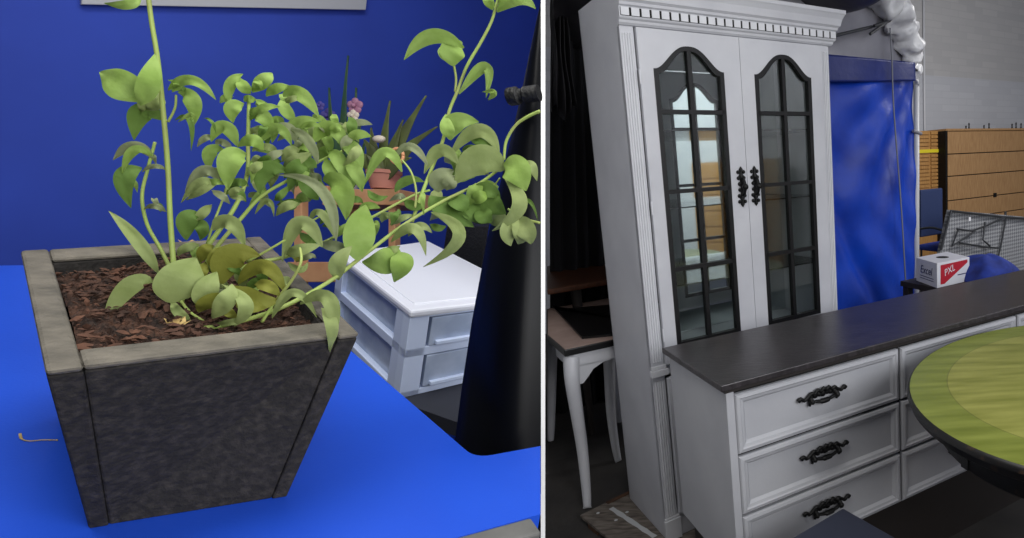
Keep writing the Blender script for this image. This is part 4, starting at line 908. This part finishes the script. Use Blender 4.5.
# foliage groups: name, material, list of (base, mid, tip, width, depth[, tip depth, fold, twist])
LV = {
'A': [((141,-4),(127,5),(104,3),13,.56), ((143,102),(120,84),(100,72),42,.555,.545,.15), ((140,105),(149,82),(155,54),24,.55,.55,.15), ((168,90),(192,80),(216,100),15,.575), ((178,92),(192,100),(194,125),20,.585), ((172,92),(178,84),(168,80),9,.58),
  ((152,156),(134,150),(122,174),12,.59), ((228,102),(231,83),(243,74),12,.63), ((250,94),(243,86),(240,78),14,.625), ((252,92),(264,80),(272,73),16,.635), ((252,90),(258,84),(255,78),10,.63), ((233,97),(226,98),(220,103),10,.63), ((244,104),(232,108),(233,123),17,.625),
  ((250,120),(263,108),(280,107),11,.635), ((266,96),(277,88),(290,86),12,.64), ((283,96),(300,94),(319,117),19,.645), ((281,100),(287,112),(296,122),14,.65), ((250,116),(262,116),(272,132),20,.64), ((237,146),(224,126),(211,142),19,.62),
  ((263,150),(252,140),(237,147),17,.615), ((224,150),(210,152),(210,172),16,.62), ((246,154),(230,160),(228,190),26,.605,.60), ((262,141),(278,128),(292,146),15,.64), ((285,130),(302,120),(320,122),11,.645), ((300,128),(312,124),(321,128),7,.64),
  ((314,142),(332,128),(350,156),20,.66), ((338,142),(354,150),(360,176),18,.67), ((323,180),(341,188),(346,220),28,.66), ((357,260),(360,232),(366,205),34,.68,.70,.2),
  ((330,150),(340,162),(350,188),16,.665), ((345,160),(356,172),(362,192),16,.67), ((326,158),(330,172),(338,180),14,.665), ((340,196),(350,182),(356,168),12,.675), ((335,238),(343,228),(353,223),7,.68),
  ((464,48),(432,36),(404,60),17,.755,.75), ((453,66),(453,50),(462,42),26,.765,.77,.2), ((452,60),(444,54),(442,46),12,.765), ((459,94),(486,66),(486,98),13,.765), ((488,100),(494,92),(482,92),7,.76),
  ((450,140),(456,122),(479,122),22,.765), ((452,138),(447,128),(446,114),15,.76), ((497,12),(517,-2),(536,9),16,.765), ((492,10),(488,0),(484,-8),12,.765), ((498,4),(510,-4),(520,-8),12,.765), 
  ((402,172),(384,152),(364,186),14,.71), ((504,164),(516,170),(526,191),33,.775,.77,.15), ((398,248),(386,262),(362,262),32,.72,.70,.2), ((400,252),(402,264),(394,282),24,.715,.71,.2), ((378,252),(380,262),(374,270),16,.72),
  ((178,122),(192,114),(189,122),6,.58),],
'B': [((160,88),(148,98),(140,113),18,.59), ((163,96),(155,104),(146,110),16,.59), ((152,283),(130,286),(102,326),24,.555,.55), ((158,273),(137,240),(109,211),15,.585,.575,.5), ((170,303),(182,280),(196,258),52,.565,.58,.12),
  ((213,230),(230,222),(245,247),20,.60), ((205,308),(206,290),(217,272),26,.58), ((212,318),(226,300),(232,284),22,.575), ((234,326),(246,304),(222,284),16,.575), ((338,280),(338,262),(352,246),19,.67), ((322,247),(300,222),(282,262),19,.645), ((286,254),(300,250),(322,244),16,.65),
  ((300,304),(330,300),(330,352),18,.60), ((322,308),(332,325),(329,350),14,.60), ((458,164),(440,150),(424,174),16,.75), ((499,152),(478,130),(449,157),17,.775), ((503,171),(480,160),(455,184),36,.775,.765,.15), ((523,168),(531,166),(537,181),13,.79), ((514,219),(508,232),(511,246),18,.785), ((516,218),(526,230),(531,244),22,.785), ((516,216),(522,232),(518,244),20,.785),
  ((505,178),(520,206),(492,231),17,.77), ((431,212),(460,236),(423,267),15,.745), ((391,242),(414,228),(426,256),14,.72), ((408,236),(420,226),(432,233),11,.74), ((220,178),(203,190),(186,200),9,.61), ((216,186),(200,182),(181,203),11,.605), ((255,214),(268,200),(274,217),7,.64), ((335,238),(320,212),(308,224),10,.66), ((272,318),(294,292),(317,318),12,.61),
  ((248,318),(232,322),(214,324),9,.59), ((190,320),(178,312),(172,300),12,.575), ((200,245),(186,248),(178,256),12,.61), ((288,262),(300,270),(308,262),9,.66), ((300,204),(286,206),(276,216),12,.65), ((212,205),(202,214),(196,224),12,.62), ((300,150),(290,152),(282,162),14,.65), ((283,168),(296,160),(312,152),14,.65), ((384,252),(392,250),(400,246),10,.72), ((390,225),(402,218),(414,215),8,.74),],
'C': [((152,158),(134,146),(113,160),15,.595), ((166,170),(154,166),(142,172),7,.59), ((166,212),(155,206),(144,209),8,.60), ((220,182),(204,170),(185,192),14,.61), ((336,241),(322,190),(277,175),13,.63), ((318,164),(306,138),(285,128),12,.645), ((296,142),(286,128),(272,134),16,.65), ((438,192),(440,178),(454,170),22,.765), ((446,190),(450,182),(458,176),16,.765), ((428,166),(410,146),(393,160),10,.72), ((213,138),(205,138),(197,147),8,.62), ((232,150),(222,142),(216,146),10,.625),
  ((284,150),(272,156),(262,162),10,.64), ((212,190),(222,196),(230,204),10,.62), ((350,252),(334,246),(318,244),14,.69), ((296,262),(308,256),(316,258),9,.66)],
'D': [((222,284),(232,256),(260,256),34,.60,.61,.15), ((232,286),(252,300),(280,300),28,.595,.60,.2), ((236,300),(250,306),(266,308),18,.59), ((238,284),(264,266),(286,294),20,.605), ((212,270),(220,256),(226,246),22,.60), ((198,312),(212,300),(224,298),20,.58), ((255,284),(268,286),(280,296),16,.605), ((200,262),(206,250),(214,246),16,.61), ((218,302),(228,312),(238,318),12,.585), ((190,278),(200,272),(206,262),16,.60), ((300,262),(296,254),(286,250),12,.655)],
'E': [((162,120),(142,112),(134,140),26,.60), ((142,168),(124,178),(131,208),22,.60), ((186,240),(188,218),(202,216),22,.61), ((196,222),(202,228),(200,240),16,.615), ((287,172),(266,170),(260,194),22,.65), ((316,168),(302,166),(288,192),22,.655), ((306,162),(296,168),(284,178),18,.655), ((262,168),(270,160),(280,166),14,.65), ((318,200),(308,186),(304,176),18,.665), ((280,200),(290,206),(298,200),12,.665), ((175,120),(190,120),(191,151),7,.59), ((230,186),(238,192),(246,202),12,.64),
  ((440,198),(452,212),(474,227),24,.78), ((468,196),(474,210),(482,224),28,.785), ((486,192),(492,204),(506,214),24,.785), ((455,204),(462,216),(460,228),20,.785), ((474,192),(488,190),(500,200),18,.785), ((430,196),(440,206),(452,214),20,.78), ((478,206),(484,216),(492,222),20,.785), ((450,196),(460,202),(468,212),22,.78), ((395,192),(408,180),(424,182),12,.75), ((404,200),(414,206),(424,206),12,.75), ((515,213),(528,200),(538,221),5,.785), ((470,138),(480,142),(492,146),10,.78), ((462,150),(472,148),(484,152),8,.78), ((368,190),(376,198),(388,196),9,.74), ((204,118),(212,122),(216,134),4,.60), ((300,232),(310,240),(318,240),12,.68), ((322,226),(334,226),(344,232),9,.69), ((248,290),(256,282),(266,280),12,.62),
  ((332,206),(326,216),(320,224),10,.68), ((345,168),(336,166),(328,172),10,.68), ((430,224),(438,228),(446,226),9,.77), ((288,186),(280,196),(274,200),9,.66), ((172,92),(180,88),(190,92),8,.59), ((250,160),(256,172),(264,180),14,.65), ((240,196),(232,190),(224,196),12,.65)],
}
rf = random.Random(11)
for (x0_, y0_, x1_, y1_, cnt, dd, ln, ww_) in ((255, 128, 360, 205, 46, .675, 24, 15), (238, 95, 300, 150, 12, .64, 18, 12), (300, 118, 350, 160, 12, .67, 20, 13), (430, 152, 502, 225, 16, .785, 26, 20), (178, 250, 285, 312, 16, .62, 26, 17), (192, 160, 260, 215, 10, .62, 20, 12), (120, 150, 165, 215, 5, .60, 16, 10), (365, 200, 440, 235, 8, .75, 20, 10)):
    for k in range(cnt):
        cx_, cy_ = rf.uniform(x0_, x1_), rf.uniform(y0_, y1_); a = rf.uniform(-.5, pi + .3); l_ = ln * rf.uniform(.6, 1.15); dx, dy = cos(a) * l_ / 2, sin(a) * l_ / 2
        LV[rf.choice('AABBCE')].append(((cx_ - dx, cy_ - dy), (cx_ + rf.uniform(-4, 4), cy_ - rf.uniform(1, 6)), (cx_ + dx, cy_ + dy), ww_ * rf.uniform(.5, .95), dd + rf.uniform(-.015, .03)))
nm = {'A': 'bright_foliage', 'B': 'soft_foliage', 'C': 'grey_foliage', 'D': 'olive_foliage', 'E': 'shaded_foliage'}
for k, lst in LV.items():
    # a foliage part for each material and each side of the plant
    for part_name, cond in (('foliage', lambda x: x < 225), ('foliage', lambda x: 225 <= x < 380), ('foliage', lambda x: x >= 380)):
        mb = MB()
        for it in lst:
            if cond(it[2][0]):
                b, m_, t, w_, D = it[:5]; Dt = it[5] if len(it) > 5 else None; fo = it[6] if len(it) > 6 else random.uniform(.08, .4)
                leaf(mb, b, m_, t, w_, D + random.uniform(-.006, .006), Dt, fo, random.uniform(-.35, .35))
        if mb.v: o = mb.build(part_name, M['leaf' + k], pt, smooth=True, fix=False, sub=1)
# dry leaf bits in the soil
def drybit(px, py, n=5, sz=.008, h=.0):
    mb = MB(); c0 = onL(px, py, h - .012)
    for k in range(n):
        a = random.random() * 6.3; d = LX * cos(a) + LY * sin(a); e = LX * -sin(a) + LY * cos(a)
        mb.add([c0, c0 + d * sz * .6 + e * sz * .35 + LN * sz * .3, c0 + d * sz + LN * sz * .7, c0 + d * sz * .6 - e * sz * .35 + LN * sz * .3], [(0, 1, 2, 3)])
    return mb.build('dry_leaf', M['dry'], pt)
drybit(90, 268, 7, .014, -.01); drybit(177, 326, 6, .010); drybit(186, 244, 4, .008)
# thread lying on the desk
th_ = spl([onL(a, b, DH + .0012) for a, b in ((20, 434), (22, 439), (30, 441), (42, 440), (58, 440))], 6)
o = MB().tube(th_, [.0012] * 6 + [.0006] * (len(th_) - 6), 6).build('thread', M['dry']); tag(o, 'thin brown thread lying on the blue desk left of the planter', 'thread')

# ---- plant stand and houseplants behind
gD = 1.95
def G(x_, y_, D=gD): return at(x_, y_, D)
ps = thing('plant_stand', at(335, 282, gD), 'orange pine stool used as a plant stand behind the drawer unit', 'plant stand')
pxm = gD / FPX
up_ = (at(335, 180, gD) - at(335, 182, gD)).normalized()
rg_ = (at(337, 180, gD) - at(335, 180, gD)).normalized(); bk_ = up_.cross(rg_)
if bk_.dot(CF) < 0: bk_ = -bk_
PF = lambda x_, y_: (at(x_, y_, gD), rg_, bk_, up_)
def pbox(x0, x1, y0, y1, dpt, m_, name, parent, off=0):
    fr_ = PF(x0, y1); return MB().box(fr_, 0, (x1 - x0) * pxm, off, off + dpt, 0, (y1 - y0) * pxm).build(name, m_, parent, bevel=.003)
pbox(322, 399, 189, 205, .20, M['pine'], 'stool_top', ps)
pbox(296, 304, 190, 290, .03, M['pine'], 'leg', ps, -.01); pbox(317, 324, 204, 282, .03, M['pine'], 'leg', ps, .14); pbox(384, 391, 204, 290, .03, M['pine'], 'leg', ps, .02)
pbox(292, 336, 262, 282, .16, M['pine'], 'lower_shelf', ps, -.02); pbox(292, 330, 186, 192, .03, M['pine'], 'rail', ps, -.01)
po = thing('flower_pot', at(384, 190, gD), 'pink terracotta pot with spiky grey-green plant on the pine stool', 'potted plant')
MB().lathe(at(384, 189, gD + .06), up_, [(.001, 0), (.038, 0), (.050, .05), (.054, .05), (.054, .062), (.048, .062), (.046, .05), (.001, .05)], 28).build('pot', M['terra'], po, smooth='auto')
def blade(mb, a, b, w_, D, bend=(0, 0)):
    mid = ((a[0] + b[0]) / 2 + bend[0], (a[1] + b[1]) / 2 + bend[1]); P = spl([at(*a, D), at(*mid, D - .02), at(*b, D - .02)], 5); n = len(P) - 1; vs = []
    for i, p in enumerate(P):
        t = i / n; tg = (P[min(i + 1, n)] - P[max(i - 1, 0)]).normalized(); s_ = tg.cross(CF).normalized(); wv = w_ * pxm / 2 * (max(.06, 1 - t ** 2.2) * (.75 + .5 * sin(pi * min(1, t * 1.4))))
        vs += [p + s_ * wv - CF * .006, p, p - s_ * wv - CF * .006]
    mb.add(vs, [(i * 3 + j, i * 3 + j + 1, (i + 1) * 3 + j + 1, (i + 1) * 3 + j) for i in range(n) for j in range(2)])
ag = MB()
for a, b, w_ in (((384, 178), (427, 96), 11), ((386, 178), (438, 127), 11), ((382, 176), (391, 101), 8), ((380, 178), (365, 140), 14), ((382, 178), (350, 150), 12), ((386, 178), (412, 158), 10), ((384, 176), (404, 120), 9), ((380, 178), (372, 128), 10)): blade(ag, a, b, w_, gD + .04, (random.uniform(-4, 2), -5))
ag.build('blade_leaves', M['agave'], po, smooth=True, fix=False, solid=.003)
MB().ball(at(379, 139, gD - .02), .018, 10, (1.2, .8, .7)).build('flower', M['petalwhite'], po, smooth=True)
oc = thing('orchid', at(345, 192, gD + .12), 'potted orchid with strap leaves and pink and lilac flowers by the blue wall', 'potted plant')
ol = MB()
for a, b, w_, bd_ in (((348, 190), (349, 56), 8, (-4, 0)), ((346, 190), (330, 88), 9, (-4, 0)), ((348, 190), (357, 88), 10, (3, 0)), ((347, 190), (338, 128), 9, (0, 0)), ((349, 190), (366, 140), 9, (3, 0)), ((350, 190), (362, 120), 8, (0, 0))): blade(ol, a, b, w_, gD + .12, bd_)
ol.build('strap_leaves', M['orchleaf'], oc, smooth=True, fix=False, solid=.003)
MB().lathe(at(347, 191, gD + .13), up_, [(.001, 0), (.03, 0), (.036, .05), (.033, .05), (.001, .045)], 24).build('pot', M['pwhite'], oc, smooth='auto')
def flower(c, r_, m_, D):
    mb = MB(); c0 = at(*c, D)
    for k in range(5):
        a = k * 2 * pi / 5 + .3; d = rg_ * cos(a) + up_ * sin(a); mb.ball(c0 + d * r_ * .6, r_ * .55, 8, (1, .4, 1), (None, rg_, bk_, up_))
    mb.ball(c0 - bk_ * r_ * .3, r_ * .3, 8); return mb.build('flower', m_, oc, smooth=True)
flower((355, 106), .026, M['pink'], gD + .08); flower((353, 116), .020, M['petalwhite'], gD + .075); flower((328, 116), .026, M['lilac'], gD + .14); flower((320, 106), .016, M['lilac'], gD + .14); flower((335, 128), .016, M['pink'], gD + .12)
stm = MB(); stm.tube(spl([at(348, 190, gD + .10), at(352, 150, gD + .10), at(354, 110, gD + .09)], 5), .0025, 6); stm.tube(spl([at(346, 190, gD + .14), at(338, 150, gD + .14), at(326, 114, gD + .15)], 5), .0025, 6); stm.build('flower_stem', M['agave'], oc)
rn = MB(); rc0 = at(397, 156, gD - .1); K = 28
rn.tube([rc0 + (rg_ * cos(2 * pi * k / K) * .020 + up_ * sin(2 * pi * k / K) * .024) for k in range(K + 1)], .005, 8)
o = rn.build('ring_ornament', M['ring'], smooth=True); tag(o, 'small orange and white ring among the leaves above the stool', 'ornament')
